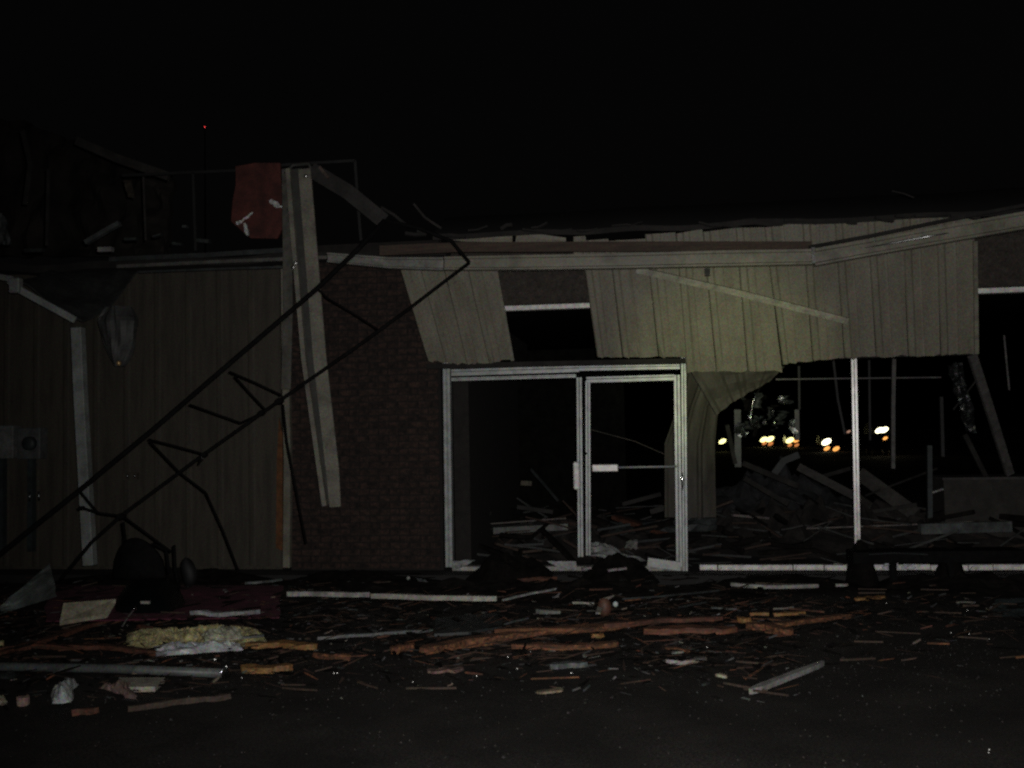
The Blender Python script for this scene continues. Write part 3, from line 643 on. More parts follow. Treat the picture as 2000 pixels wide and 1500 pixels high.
# meter boxes on left wall
for i, (x0, x1, y0, y1, lb, dish) in enumerate([(-20, 34, 832, 895, 'plain grey meter box on the dark wall at the far left', False), (42, 86, 836, 896, 'grey meter box with a round dial, left of the canopy post', True)]):
    a, c = P(x0, y0, -.02), P(x1, y1, -.02)
    mb = thing('meter_box', lb, 'meter', (a+c)/2)
    MX = mat('meter_grey', (.15,.155,.15), .7, scale=5)
    m_ = MB(); m_.box(a.x, c.x, -.10, .05, c.z, a.z); m_.build('case', MX if not dish else mat('meter_grey_dim', (.085,.09,.09), .7, scale=5), mb, bevel=.008)
    m_ = MB(); xm = (a.x+c.x)/2; m_.box(xm-.03, xm+.03, -.07, 0, .3, c.z-.002); m_.build('conduit', TEAL, mb)
    if dish:
        zc = (a.z+c.z)/2; m_ = MB(); m_.tube([(xm+.03, -.10, zc), (xm+.03, -.15, zc), (xm+.03, -.165, zc)], [.075, .075, .05], 16); m_.build('dial', TEAL, mb, smooth=True)
for (x, y0, y1, lb) in [(58, 961, 979, 'left one of two short chrome rods on the dark wall'), (76, 960, 978, 'right one of two short chrome rods on the dark wall')]:
    m_ = MB(); m_.tube([P(x, y0, -.25), P(x, y1, -.25)], .010, 8); tag(m_.build('chrome_rod', mat('chr_dim', (.3,.32,.33), .35, metal=1, bump=0), smooth=True), lb, 'handle')
hd = thing('wall_socket', 'small shiny fitting on the ribbed wall behind the truss', 'fitting', P(257, 930, -.02))
for x in (249, 263):
    q = P(x, 930, -.03); m_ = MB(); m_.tube([q+V((0,0,-.02)), q, q+V((0,0,.02))], [.006,.011,.006], 8); m_.build('knob', mat('chr_dim', (.3,.32,.33), .35, metal=1, bump=0), hd, smooth=True)
q = P(257, 930, .05); m_ = MB(); m_.box(q.x-.08, q.x+.08, .01, .065, q.z-.04, q.z+.04); m_.build('plate', WALLB, hd)

# --- fallen lattice truss
tr = thing('lattice_truss', 'fallen black steel lattice truss leaning up across the brick wall to the gutter', 'truss', P(0, 1085, -2.2))
def TY(x): return lerp(-2.3, -1.25, x/915)
def tpt(p): return P(p[0], p[1], TY(p[0]))
def chord(name, pts, r): m_ = MB(); m_.tube([tpt(p) for p in pts], r, 8); m_.build(name, STEEL, tr, smooth=True)
chord('top_chord', [(-40, 1115), (60, 1034), (155, 958), (300, 838), (460, 700), (620, 563), (700, 486), (752, 430)], .024)
chord('bottom_chord', [(120, 1130), (180, 1058), (238, 1006), (330, 938), (400, 886), (555, 776), (700, 675), (800, 602), (868, 550), (917, 513)], .017)
chord('end_bar', [(752, 430), (820, 446), (882, 471), (917, 513)], .018)
for pts in ([(155, 990), (195, 1002), (240, 1008)], [(155, 958), (190, 1000)], [(240, 1008), (300, 1052), (335, 1078)], [(290, 858), (345, 872), (395, 886)], [(292, 862), (350, 922), (402, 962)],
            [(402, 962), (435, 1035), (466, 1115)], [(395, 886), (388, 908)], [(370, 790), (420, 808), (470, 826)], [(448, 726), (500, 748), (550, 772)], [(458, 735), (490, 770), (520, 802)],
            [(640, 583), (690, 612), (742, 646)], [(520, 802), (470, 826)], [(620, 563), (640, 583)]):
    chord('web_bar', pts, .009)
chord('loose_cable', [(553, 790), (560, 860), (575, 940), (598, 1062)], .010)
for (x, y, rx) in [(547, 783, .035), (512, 806, .028), (238, 1008, .035), (400, 888, .025), (160, 992, .02)]:
    q = tpt((x, y)); m_ = MB(); m_.poly([q+V((math.cos(a)*rx*(1+.2*nz(a)), -.03, math.sin(a)*rx*.8)) for a in [k*math.pi/4 for k in range(8)]], (0,1,0), .05); m_.build('gusset_plate', STEEL, tr)
q = tpt((399, 895)); m_ = MB(); m_.tube([q+V((0,-.04,-.02)), q+V((0,-.04,.02))], .010, 8); m_.build('bolt', CHROME, tr, smooth=True)

# --- overturned chairs at left
def chair(cx, cy, s, lb, shellh, legs, m0=BLK):
    o = thing('moulded_chair', lb, 'chair', (cx, cy, 0))
    return o
oc = thing('moulded_chair', 'black moulded chair lying face down on the debris with its rounded shell upward', 'chair', G(295, 1210, .05))
c0 = G(297, 1212, .06)
OL = [(214, 1212), (222, 1192), (236, 1158), (250, 1140), (272, 1132), (300, 1130), (326, 1133), (344, 1142), (355, 1165), (366, 1190), (376, 1214)]
def shell(u, v):
    k = u*(len(OL)-1); i = min(int(k), len(OL)-2); f = k-i
    ox, oy = OL[i][0]*(1-f)+OL[i+1][0]*f, OL[i][1]*(1-f)+OL[i+1][1]*f
    bx = lerp(228, 362, u)
    e = P(ox, oy, -2.05); bt = P(bx, 1214, -2.5)
    p = lerp(e, bt, v); p.y -= math.sin(v*math.pi)*.10; p.z += math.sin(v*math.pi)*.05*math.sin(u*math.pi); return p
m_ = MB(); m_.grid(shell, 30, 14, .02, V((0,-1,0))); m_.build('shell', mat('shell_black', (.0035,.0048,.005), .36, spec=.35, scale=6, bump=.1), oc, smooth=True)
m_ = MB(); q = P(286, 1176, -2.56); m_.box(q.x-.04, q.x+.035, q.y-.02, q.y, q.z-.010, q.z+.010); m_.build('tag_plate', DIRTYW, oc)
m_ = MB(); q = P(265, 1189, -2.6); m_.tube([q, q+V((0,-.02,.004)), q+V((0,-.03,.006))], [.014,.014,.004], 10); m_.build('bolt', CHROME, oc, smooth=True)
for pts in ([(243, 1100), (243, 1050), (247, 1075), (240, 1020)], [(255, 1090), (300, 1062), (325, 1075), (330, 1120)], [(340, 1065), (342, 1110), (350, 1150)]):
    m_ = MB(); m_.tube([P(*p, -1.9) for p in pts], .014, 8); m_.build('leg', STEEL, oc, smooth=True)
m_ = MB(); m_.tube([P(262, 1190, -2.6), P(250, 1205, -2.7), P(236, 1228, -2.8)], .006, 6); m_.build('wire_stub', mat('wst', (.15,.14,.14), .5), oc)
oc2 = thing('moulded_chair', 'second black chair tipped behind the rounded black shell', 'chair', G(330, 1180, .05))
c1 = P(275, 1128, -1.9); m_ = MB()
m_.grid(lambda u, v: c1+V(((u-.5)*.5, math.sin(u*math.pi)*-.1, v*.36*(math.sin(u*math.pi)**.5 if 0 < u < 1 else 0)+.0)), 16, 8, .025, V((0,1,0))); m_.build('backrest', STEEL, oc2, smooth=True)
c1 = P(367, 1118, -1.8); m_ = MB(); m_.grid(lambda u, v: c1+V((math.cos(u*6.283)*.065*math.sin(.25+v*2.8)+.02*math.sin(v*5), math.sin(u*6.283)*.06*math.sin(.25+v*2.8), -math.cos(.25+v*2.8)*.13*(1+.15*nz(u*2, v*2)))), 16, 10); m_.build('armrest', mat('dkg', (.005,.0055,.006), .7), oc2, smooth=True)

# --- named ground debris
def gsheet(name, label, cat, pts, z, m, t=.015, amp=.02, zs=None):
    """polygonal sheet lying on the ground, px outline"""
    pp = [G(p[0], p[1], zs[i] if zs else z+random.uniform(0, amp)) for i, p in enumerate(pts)]
    m_ = MB(); m_.poly(pp, (0,0,-1), t); return tag(m_.build(name, m), label, cat)
def gsoft(name, label, cat, tl, tr_, br, bl_, z, h, m, nu=24, nv=10, fr=5, t=0.0):
    a, b_, c, d = [G(*p, z) for p in (tl, tr_, br, bl_)]; sd = random.random()*30
    def fn(u, v):
        p = lerp(lerp(a, b_, u), lerp(d, c, u), v)
        e = (math.sin(u*math.pi)**.4 if 0 < u < 1 else 0)*(math.sin(v*math.pi)**.5 if 0 < v < 1 else 0)
        return p+V((nz(u*fr, v*fr, sd)*.03, nz(u*fr, v*fr, sd+4)*.03, e*h*(.8+nz(u*fr*1.1, v*fr*.6, sd)*.9+nz(u*fr*5, v*fr*2, sd)*.3+nz(u*fr*14, v*fr*5, sd)*.22)))
    m_ = MB(); m_.grid(fn, nu, nv, t); return tag(m_.build(name, m), label, cat)
gsoft('maroon_awning', 'crumpled maroon cloth spread on the debris behind the black chair shell', 'cloth', (90, 1143), (552, 1143), (545, 1205), (90, 1212), .07, .03, MAROON, 50, 12, t=.01)
m_ = MB(); q = G(548, 1173, .14); m_.tube([q+V((0,0,-.01)), q, q+V((0,0,.01))], [.006,.013,.006], 8); tag(m_.build('grommet', CHROME, smooth=True), 'tiny shiny ring at the right tip of the maroon cloth', 'ring')
gboard('white_strip', 'white trim strip lying along the front hem of the maroon cloth', 'strip', [(372, 1197), (430, 1200), (508, 1195)], .05, .03, mat('dimwhite', (.36,.37,.37), .8), z=.12, warp=.03)
gboard('white_strip', 'small pale curved strip behind the right end of the maroon cloth', 'strip', [(478, 1139), (510, 1137), (551, 1132)], .05, .02, GREYS, z=.15, warp=.02)
m_ = MB()
fn = lambda u, v: lerp(lerp(G(0, 1200, .1), G(112, 1165, .1), u), lerp(P(0, 1185, -2.5), P(98, 1100, -2.5), u**1.5), v)+V((0, nz(u*4, v*4)*.05, 0))
m_.grid(fn, 14, 10, .01, V((0,1,0))); tag(m_.build('bent_panel', mat('finm', (.19,.22,.21), .55, scale=7, var=.5)), 'grey bent sheet metal fin sticking up at the far left', 'panel')
gsheet('tan_board', 'pale tan board leaning beside the black chair shell', 'board', [(124, 1178), (226, 1170), (210, 1198), (117, 1214)], .1, TAN, zs=[.24, .24, .12, .12], t=.03)
gboard('tan_edge', 'white edging strip along the front of the tan board', 'strip', [(117, 1216), (160, 1209), (208, 1203)], .03, .03, mat('te', (.42,.41,.35), .6), z=.10)
gsoft('insulation_batt', 'long torn yellow insulation batt with white paper facing', 'insulation', (250, 1236), (500, 1230), (530, 1262), (240, 1268), .03, .075, YEL, 150, 36, fr=8)
gsoft('insulation_paper', 'white crumpled facing paper along the front of the yellow batt', 'paper', (300, 1262), (470, 1258), (475, 1270), (305, 1282), .05, .05, PINKW, 40, 8, fr=8)
gsoft('insulation_tuft', 'white fluffy tuft on top of the yellow batt near its right end', 'insulation', (395, 1238), (468, 1228), (475, 1250), (400, 1252), .12, .06, mat('flf', (.5,.5,.38), .95, scale=20, var=.5), 20, 8, fr=8)
gboard('splintered_board', 'orange-yellow splintered board running right out of the insulation batt', 'board', [(480, 1260), (550, 1257), (616, 1263)], .09, .035, WOODY, z=.05, warp=.03)
gboard('splintered_board', 'orange-yellow splintered board just right of the grey pipe end', 'board', [(470, 1306), (520, 1308), (572, 1303)], .08, .035, WOODY, z=.03, warp=.02)
gboard('thin_stick', 'grey thin stick above the orange-yellow board by the insulation', 'stick', [(470, 1246), (515, 1241)], .03, .015, GREYS, z=.09)
pipe = [G(-60, 1300, .05), G(0, 1302, .05), G(220, 1306, .05), G(436, 1315, .05)]
m_ = MB(); m_.tube(pipe, .028, 12); po = thing('grey_pipe', 'long grey metal pipe lying across the lower left with a shiny end', 'pipe', pipe[2]); m_.build('tube', mat('pipeg', (.105,.115,.115), .5, scale=5), po, smooth=True)
m_ = MB(); m_.tube([G(434, 1315, .05), G(441, 1315, .05), G(442, 1300, .12)], [.03, .032, .012], 10); m_.build('end_fitting', mat('fitm', (.6,.6,.6), .3, metal=1), po, smooth=True)
gsoft('white_chunk', 'thick white broken chunk of foam on the asphalt at lower left', 'chunk', (108, 1345), (148, 1336), (140, 1372), (95, 1376), .02, .09, mat('foamw', (.5,.53,.53), .8, scale=12, var=.3), 12, 10, fr=3)
gsheet('tile', 'pale tapered tile lying flat below the grey pipe', 'tile', [(232, 1323), (322, 1323), (303, 1341), (250, 1342)], .04, mat('tilep', (.42,.40,.33), .6, scale=8, var=.2), t=.03, amp=.0)
gsoft('crumpled_scrap', 'crumpled pinkish scrap right of the white chunk', 'scrap', (195, 1342), (255, 1338), (268, 1368), (215, 1352), .02, .06, mat('pk2', (.20,.14,.12), .8, var=.5), 12, 8)
gboard('brick_piece', 'tan brick fragment left of the white chunk', 'fragment', [(33, 1369), (57, 1368)], .06, .045, PINK, z=.03)
gsoft('crumpled_scrap', 'small pale scrap cut by the left edge below the pipe', 'scrap', (-15, 1366), (12, 1364), (10, 1376), (-15, 1380), .02, .04, TAN, 8, 6)
gsoft('dark_cloth', 'dim grey flat scrap below the pipe at the far left', 'scrap', (0, 1313), (36, 1316), (30, 1328), (-5, 1326), .02, .03, GREYD, 8, 6)
gboard('yellow_block', 'small yellow block at the left edge above the pipe', 'block', [(-8, 1258), (7, 1257)], .05, .04, YEL, z=.05)
# reddish boards at left
for lb, pts, m0, w in [('long dull red board running under the tan board and chair shell', [(-20, 1283), (90, 1250), (175, 1222), (285, 1199)], WOODR, .06), ('dull red board ending at the insulation batt', [(60, 1260), (200, 1263), (318, 1278)], WOODR, .06),
        ('short dark red board behind the grey pipe at far left', [(-10, 1272), (60, 1262)], WOODR, .05), ('thin tan lath on the asphalt left of the white chunk', [(140, 1396), (192, 1385)], WOODR, .022),
        ('long faint brown lath below the tapered tile', [(250, 1385), (350, 1372), (450, 1361)], WOODD, .022), ('thin orange lath right of the short orange-yellow board', [(612, 1278), (650, 1282), (684, 1285)], WOODO, .03), ('brown stick in front of the black chair shell', [(268, 1224), (300, 1228)], WOODR, .04)]:
    gboard('wood_board', lb, 'board', pts, w, .03, m0, z=.04, warp=.02)
# centre planks
for lb, pts, m0, w, t, z in [
    ('long orange plank bowed across the middle of the debris, biggest of all', [(822, 1272), (900, 1252), (1000, 1240), (1100, 1230), (1235, 1217)], WOODO, .10, .034, .08),
    ('orange plank lying close below the long bowed one at its left end', [(830, 1276), (900, 1262), (985, 1249)], WOODO, .05, .03, .05),
    ('narrow orange lath above the long bowed plank', [(965, 1232), (1080, 1229), (1180, 1228)], WOODO, .05, .025, .1),
    ('short orange splinter left of the long bowed plank', [(765, 1272), (790, 1266), (808, 1262)], WOODO, .07, .04, .05),
    ('straight orange plank in front of the long bowed one', [(1000, 1263), (1100, 1264), (1207, 1259)], WOODO, .07, .032, .05),
    ('red-orange plank right of centre, lying level', [(1256, 1232), (1340, 1230), (1440, 1229)], mat('level_wood', (.15, .056, .029), .75, scale=3, var=.6, kind='grain'), .11, .038, .08),
    ('dark red lath behind the level red-orange plank', [(1180, 1222), (1290, 1213), (1410, 1208)], WOODR, .05, .03, .12),
    ('bright tapered orange plank tip right of the level plank', [(1458, 1221), (1500, 1224), (1546, 1234)], WOODO, .10, .04, .08),
    ('thin orange plank pointing up to the right at the end of the row', [(1500, 1222), (1580, 1212), (1660, 1203)], WOODO, .06, .03, .07),
    ('thin yellow lath behind the orange plank tip', [(1465, 1200), (1520, 1199), (1572, 1197)], WOODY, .04, .02, .1),
    ('short yellow block joining two orange planks', [(1440, 1209), (1466, 1213)], WOODY, .05, .03, .1),
    ('brown lath lying beyond the white strips near the doorway', [(1010, 1133), (1050, 1131), (1088, 1130)], WOODR, .05, .03, .1),
    ('pale lath lying just left of the brown lath near the doorway', [(945, 1141), (990, 1138)], TAN, .05, .025, .1),
    ('thin orange lath far right near the white window rail', [(1670, 1171), (1700, 1168), (1728, 1166)], WOODY, .06, .02, .05),
    ('faint orange lath at the right edge below the window rail', [(1905, 1140), (1950, 1136), (2010, 1133)], WOODR, .06, .03, .08),
    ('thin dark orange lath slanting low on the right of centre', [(1300, 1266), (1340, 1270), (1378, 1277)], WOODO, .03, .015, .03),
    ('orange stub between the front plank and the level plank', [(1155, 1242), (1178, 1240)], WOODY, .05, .025, .06),
    ('pinkish board fragment alone on the asphalt, left of centre', [(836, 1308), (858, 1311), (876, 1309), (905, 1307)], mat('pk_dull', (.21, .13, .11), .85, scale=16, var=.8), .07, .015, .02)]:
    gboard('plank', lb, 'plank', pts, w, t, m0, z=z, warp=.02)
# white and grey strips
for lb, pts, m0, w, t, z in [
    ('white trim strip on the ground, left piece of a pair before the brick wall', [(561, 1160), (640, 1160), (722, 1162)], DIRTYW, .04, .04, .12),
    ('longer white trim strip on the ground, right piece before the brick wall', [(724, 1164), (850, 1167), (970, 1169)], mat('dw2', (.46,.44,.39), .7), .04, .04, .12),
    ('thin pale strip slanting up beside the longer white trim strip', [(982, 1172), (1030, 1160), (1086, 1150)], mat('dimwhite', (.36,.37,.37), .8), .03, .015, .12),
    ('long thin grey strip slanting on the asphalt left of centre', [(620, 1246), (730, 1238), (845, 1230)], GREYS, .035, .02, .05),
    ('curved white strip lying below the white window rail', [(1428, 1141), (1500, 1146), (1598, 1144)], DIRTYW, .07, .03, .1),
    ('short white strip right of the curved one, beside the black heap', [(1632, 1143), (1656, 1142)], DIRTYW, .05, .02, .1),
    ('short white bar lying near the brown mug-like lump', [(1118, 1178), (1160, 1178)], DIRTYW, .03, .015, .1),
    ('greyish stub below the doorway rubble', [(1048, 1194), (1095, 1197)], mat('g4', (.2,.21,.19), .7), .06, .03, .07),
    ('thin grey stick crossing left of the greyish stub', [(985, 1219), (1032, 1207)], GREYS, .02, .012, .08),
    ('long thin grey wire-like lath right of centre behind the planks', [(1215, 1170), (1310, 1163), (1405, 1153)], GREYD, .018, .012, .12),
    ('dim thin lath below the long wire-like lath', [(1325, 1187), (1380, 1176)], GREYD, .018, .012, .1),
    ('level dim pale lath right of centre behind the planks', [(1390, 1188), (1440, 1190)], GREYS, .025, .012, .1),
    ('dim level lath behind the thin yellow lath', [(1510, 1189), (1550, 1187)], mat('raft2', (.16,.14,.13), .7), .02, .012, .1),
    ('pale level strip near the right edge on the asphalt', [(1868, 1177), (1905, 1176)], mat('g4', (.2,.21,.19), .7), .03, .015, .05),
    ('grey slab fragment alone below the front plank', [(1074, 1302), (1110, 1298), (1148, 1297)], GREYS, .06, .03, .03),
    ('small pale curved scrap below the front plank', [(1138, 1280), (1155, 1283), (1172, 1279)], mat('g4', (.2,.21,.19), .7), .03, .015, .03),
    ('tan splintered fragment low in the centre of the asphalt', [(1048, 1352), (1075, 1351), (1098, 1346)], mat('tn2', (.22,.18,.12), .85, scale=16, var=.8), .055, .012, .02),
    ('pale bark-like fragment low right of centre', [(1300, 1292), (1340, 1292), (1378, 1286)], mat('pk3', (.32,.29,.27), .8, var=.6), .06, .025, .03),
    ('thin red and grey lath above the bark-like fragment', [(1330, 1266), (1370, 1271), (1410, 1275)], GREYD, .02, .01, .03),
    ('small white stub above the bark-like fragment', [(1312, 1275), (1335, 1273)], mat('g4', (.2,.21,.19), .7), .03, .012, .03),
    ('yellowish chip near the foot of the bright loose pole', [(1398, 1319), (1420, 1321)], TAN, .04, .015, .02),
    ('thin pale shaving below the orange stub', [(1188, 1306), (1208, 1306)], GREYS, .012, .008, .02)]:
    gboard('strip', lb, 'strip', pts, w, t, m0, z=z, warp=.012)
gboard('loose_pole', 'bright slender grey pole lying alone on the asphalt at right', 'pole', [(1465, 1351), (1520, 1329), (1608, 1295)], .045, .03, mat('polem', (.30,.30,.29), .5, scale=5, var=.25), z=.03)
gsheet('grey_board', 'flat grey board lying behind the orange planks', 'board', [(850, 1207), (930, 1200), (985, 1196), (980, 1222), (915, 1234), (848, 1238)], .05, GREYD, t=.02, amp=.015)
mg = thing('brown_lump', 'brown rounded lump with a pale torn flap among the planks', 'lump', G(1185, 1210, .05))
q = G(1181, 1205, .06); m_ = MB(); m_.grid(lambda u, v: q+V((math.cos(u*6.283)*.055*math.sin(.2+v*2.4), math.sin(u*6.283)*.05*math.sin(.2+v*2.4), .075*(1-math.cos(.2+v*2.4)))), 14, 8); m_.build('body', mat('brl', (.10,.045,.03), .6), mg, smooth=True)
m_ = MB(); m_.beam([G(1168, 1198, .12), G(1178, 1172, .16), G(1198, 1164, .2)], .06, .012, ws=[.6, 1, .5]); m_.build('flap', mat('g5', (.26,.26,.22), .7), mg)
q = G(1202, 1180, .1); m_ = MB(); m_.tube([q+V((-.02,0,0)), q, q+V((.02,0,0))], [.012,.026,.014], 8); tag(m_.build('white_ball', PINKW, smooth=True), 'small white ball right of the brown lump', 'ball')
q = P(797, 1129, -.7); m_ = MB(); m_.tube([q+V((-.018,0,0)), q+V((0,0,0)), q+V((.018,0,0))], [.008,.022,.01], 8); tag(m_.build('white_lump', mat('dimwhite', (.36,.37,.37), .8), smooth=True), 'small white knob on the rubble before the brick wall', 'knob')
sheet('clear_plastic', 'dim crumpled plastic scrap right of the white knob', 'plastic', [(812, 1128), (830, 1131), (845, 1143), (822, 1144)], [-.7]*4, GREYS, 6, 5, .03)
sheet('teal_panel', 'dim teal panel standing at the right edge of the debris', 'panel', [(1942, 1172), (2030, 1165), (2030, 1240), (1940, 1238)], [-1.6, -1.6, -2.2, -2.2], TEAL, 8, 8, .03)
sheet('white_sheet', 'white triangular scrap at the foot of the left jamb', 'scrap', [(884, 1096), (928, 1093), (905, 1106), (884, 1112)], [-.12]*4, mat('tri', (.30,.31,.31), .8), 6, 4, .015)
sheet('white_sheet', 'white triangular scrap left of the middle mullion foot', 'scrap', [(1068, 1096), (1125, 1096), (1127, 1113), (1098, 1111)], [-.15]*4, mat('tri2', (.40,.41,.41), .8), 6, 4, .01)
for x, y, lb in [(1146, 1111, 'largest of three white chips below the right door leaf'), (1196, 1114, 'middle of three white chips below the right door leaf'), (1215, 1112, 'rightmost of three white chips below the right door leaf')]:
    q = P(x, y, -.6); m_ = MB(); m_.beam([q+V((-.045,0,0)), q+V((.04,.02,.01))], .05, .02); tag(m_.build('white_chip', mat('chipm', (.3,.27,.27), .8)), lb, 'chip')

# --- scattered small scraps (individuals in look-alike groups)
cols = {'s': ('wood_splinter', 'thin brown wood splinter', 'splinter', WOODR), 'd': ('dark_splinter', 'dark brown splinter', 'splinter', WOODD), 'o': ('orange_splinter', 'orange wood splinter', 'splinter', WOODO),
        'g': ('grey_chip', 'pale grey chip', 'chip', GREYS), 'f': ('dark_flake', 'dark grey flake', 'flake', GREYD), 't': ('tan_crumb', 'tan crumb', 'crumb', mat('crm', (.15, .13, .10), .8))}
def zone(x, y):
    if y < 1185:
        return 'by the maroon cloth' if x < 560 else 'before the brick wall' if x < 880 else 'in front of the doorway' if x < 1340 else 'below the white window rail'
    if y < 1290:
        return 'around the yellow insulation' if x < 620 else 'left of the orange planks' if x < 820 else 'among the orange planks' if x < 1460 else 'right of the orange planks'
    return 'below the grey pipe' if x < 460 else 'on the open asphalt below the orange planks'
for i in range(210):
    nm, lb, ca, m0 = cols['sddfdgfdtsddof'[i % 14]]
    y = 1138+(random.random()**1.2)*215; x = random.uniform(-20, 2020)
    if y > 1290 and x > 1500: continue
    p = G(x, y, .03+(.07 if y < 1200 else 0)); L = random.uniform(.04, .30) if ca == 'splinter' else random.uniform(.02, .06)
    a = random.gauss(0, .45); q = p+V((math.cos(a)*L, math.sin(a)*L*1.3, random.uniform(-.01, .03)))
    m_ = MB(); m_.beam([p, lerp(p, q, .4), q], random.uniform(.008, .024), random.uniform(.005, .013), ws=[.3, 1, .25])
    z_ = zone(x, y); tag(m_.build(nm, m0), lb+' lying '+z_, ca, lb+'s '+z_)

def tangle(name, label, m, n, L0, L1, W, xr, yr, dens, zf, seed):
    rr = random.Random(seed); m_ = MB(); k = 0
    while k < n:
        x, y = rr.uniform(*xr), rr.uniform(*yr)
        if rr.random() > dens(x, y): continue
        k += 1
        p = G(x, y, zf(x, y)*rr.random()+.008); a = rr.gauss(0, .7); L = rr.uniform(L0, L1)
        d = V((math.cos(a), math.sin(a), rr.gauss(0, .16))).normalized(); w = rr.uniform(.3, 1)*W
        sd = V((-d.y, d.x, rr.uniform(-.5, .5)))*w; h = V((0, 0, w*.7)); e = p+d*L
        m_.add([p, p+d*L*.2-sd, e-sd*.5, e+sd*.3, p+d*L*.25+sd, p+d*L*.25+h, e+h*.6], [(0,1,5), (1,2,6,5), (2,3,6), (3,4,5,6), (4,0,5), (0,4,3,2,1)])
    return tag(m_.build(name, m), label, 'debris', kind='stuff')
def dn(x, y):
    base = math.exp(-((y-1185)/55)**2); left = .9*math.exp(-((y-1270)/70)**2-((x-180)/380)**2); mid = .8*math.exp(-((y-1250)/60)**2-((x-1150)/450)**2)
    return min(1, base+left+mid)*(.3 if x > 1550 else 1)*(1 if nz(x*.012, y*.03, 5) > -.08 else .25)
zz = lambda x, y: .10 if y < 1210 else .05 if y < 1290 else .015
tangle('debris', 'tangle of tiny dark brown wood bits covering the ground before the shop', mat('tang_brown', (.052, .028, .018), .9, scale=5, var=.8), 1500, .04, .22, .010, (-40, 2040), (1125, 1390), dn, zz, 11)
tangle('debris', 'tangle of tiny near-black bits covering the ground before the shop', RUB, 1800, .04, .25, .022, (-40, 2040), (1122, 1380), dn, zz, 12)
tangle('debris', 'tangle of tiny grey bits covering the ground before the shop', mat('tang_grey', (.060, .062, .060), .8, scale=5, var=.8), 650, .02, .12, .010, (-40, 2040), (1125, 1390), dn, zz, 13)
tangle('debris', 'tiny pale flecks of paper and plaster mixed in the debris', mat('tang_pale', (.22, .21, .18), .8, scale=5, var=.8), 170, .01, .06, .012, (-40, 2040), (1130, 1400), dn, zz, 14)
tangle('debris', 'small orange wood slivers mixed in the debris', mat('tang_orange', (.13, .05, .024), .85, scale=5, var=.8), 260, .03, .20, .008, (-40, 1900), (1150, 1350), dn, zz, 15)
# interior litter
def litter(name, label, m, n, x0, x1, y0, y1, L, W, H, seed):
    rr = random.Random(seed); m_ = MB()
    for i in range(n):
        p = V((rr.uniform(x0, x1), rr.uniform(y0, y1), .10+H*rr.random()**2)); a = rr.uniform(-.6, .6)+(3.14 if rr.random() < .5 else 0); d = V((math.cos(a), math.sin(a), rr.gauss(0, .3))).normalized()
        l = rr.uniform(.2, 1)*L; w = rr.uniform(.3, 1)*W
        m_.beam([p, p+d*l*.5+V((0,0,rr.uniform(-.01,.01))), p+d*l], w, w*.5, ws=[.5, 1, .6])
    return tag(m_.build(name, m), label, 'debris', kind='stuff')
litter('interior_litter', 'dim brown sticks strewn on the floor inside the shop', mat('lit_b', (.040, .025, .018), .9), 150, -1.9, 5.2, .25, 4.2, .7, .05, .38, 21)
litter('interior_litter', 'dim grey sticks and strips strewn on the floor inside the shop', mat('lit_g', (.042, .044, .043), .8), 130, -1.9, 5.2, .25, 4.2, .7, .05, .40, 22)
litter('interior_litter', 'near-black bits strewn on the floor inside the shop', RUB, 180, -1.9, 5.2, .2, 4.0, .6, .12, .42, 23)
for i, (x0, y0, x1, y1, Ya, Yb, w, lb) in enumerate([(1452, 905, 1560, 950, 3.4, 2.8, .07, 'dim beam slanting over the interior heap, left end highest'), (1590, 935, 1660, 915, 3.2, 3.4, .05, 'short dim beam rising toward the white mullion'), (1690, 968, 1830, 915, 2.6, 3.3, .025, 'thin dim rod rising to the right behind the white mullion'),
        (1885, 850, 1925, 930, 1.6, 1.9, .05, 'dim beam hanging between the foil strip and the counter'), (1905, 745, 1862, 800, 1.1, 1.3, .015, 'thin dark cable crossing the leaning pale beam'), (1420, 830, 1436, 905, 2.6, 2.8, .05, 'dim upright board right beside the bent siding sheet'),
        (1700, 1000, 1790, 985, 2.0, 2.1, .04, 'short dim beam lying level under the rafters'), (1455, 935, 1540, 985, 2.8, 2.4, .06, 'dim board sliding down the front of the interior heap'), (1010, 990, 1080, 1000, 2.2, 2.2, .05, 'dim board lying level behind the pale ceiling panel'),
        (1215, 985, 1290, 965, 2.4, 2.6, .05, 'dim board rising behind the right door leaf'), (1270, 1000, 1325, 985, 2.0, 2.0, .06, 'dim scrap board by the right door stile'), (925, 1052, 958, 1000, 1.3, 1.6, .04, 'dim stick leaning in the left doorway near the jamb')]):
    iboard('fallen_board', lb, 'board', [(x0, y0), (x1, y1)], [Ya, Yb], w, w*.6, mat('int_dim', (.034, .032, .029), .8, scale=4, var=.6), up=V((0,1,0)))
# faint bent pieces over the left roof
for lb, pts, w in [('faint bent bar slanting down over the left roof, highest of them', [(150, 275), (230, 310), (330, 345)], .10), ('faint thin bar standing on the left roof', [(95, 330), (92, 480)], .04), ('faint thin bar leaning on the left roof beside the brown scrap', [(280, 345), (285, 470)], .025),
        ('faint bent sheet edge at the far upper left', [(45, 255), (60, 320), (50, 400)], .06), ('dim torn twig of metal above the truss tip', [(808, 398), (830, 425), (862, 446)], .025), ('faint loose wire curling above the right end of the roof', [(1742, 373), (1765, 378), (1785, 386)], .012), ('dim torn edge rising by the lower end of the sloping beam', [(745, 405), (770, 420), (800, 445)], .03)]:
    iboard('roof_wreckage', lb, 'wreckage', pts, [.6]*len(pts), w, w*.5, mat('wreck_dim', (.034, .031, .028), .8, scale=4, var=.6), up=V((0,1,0)))
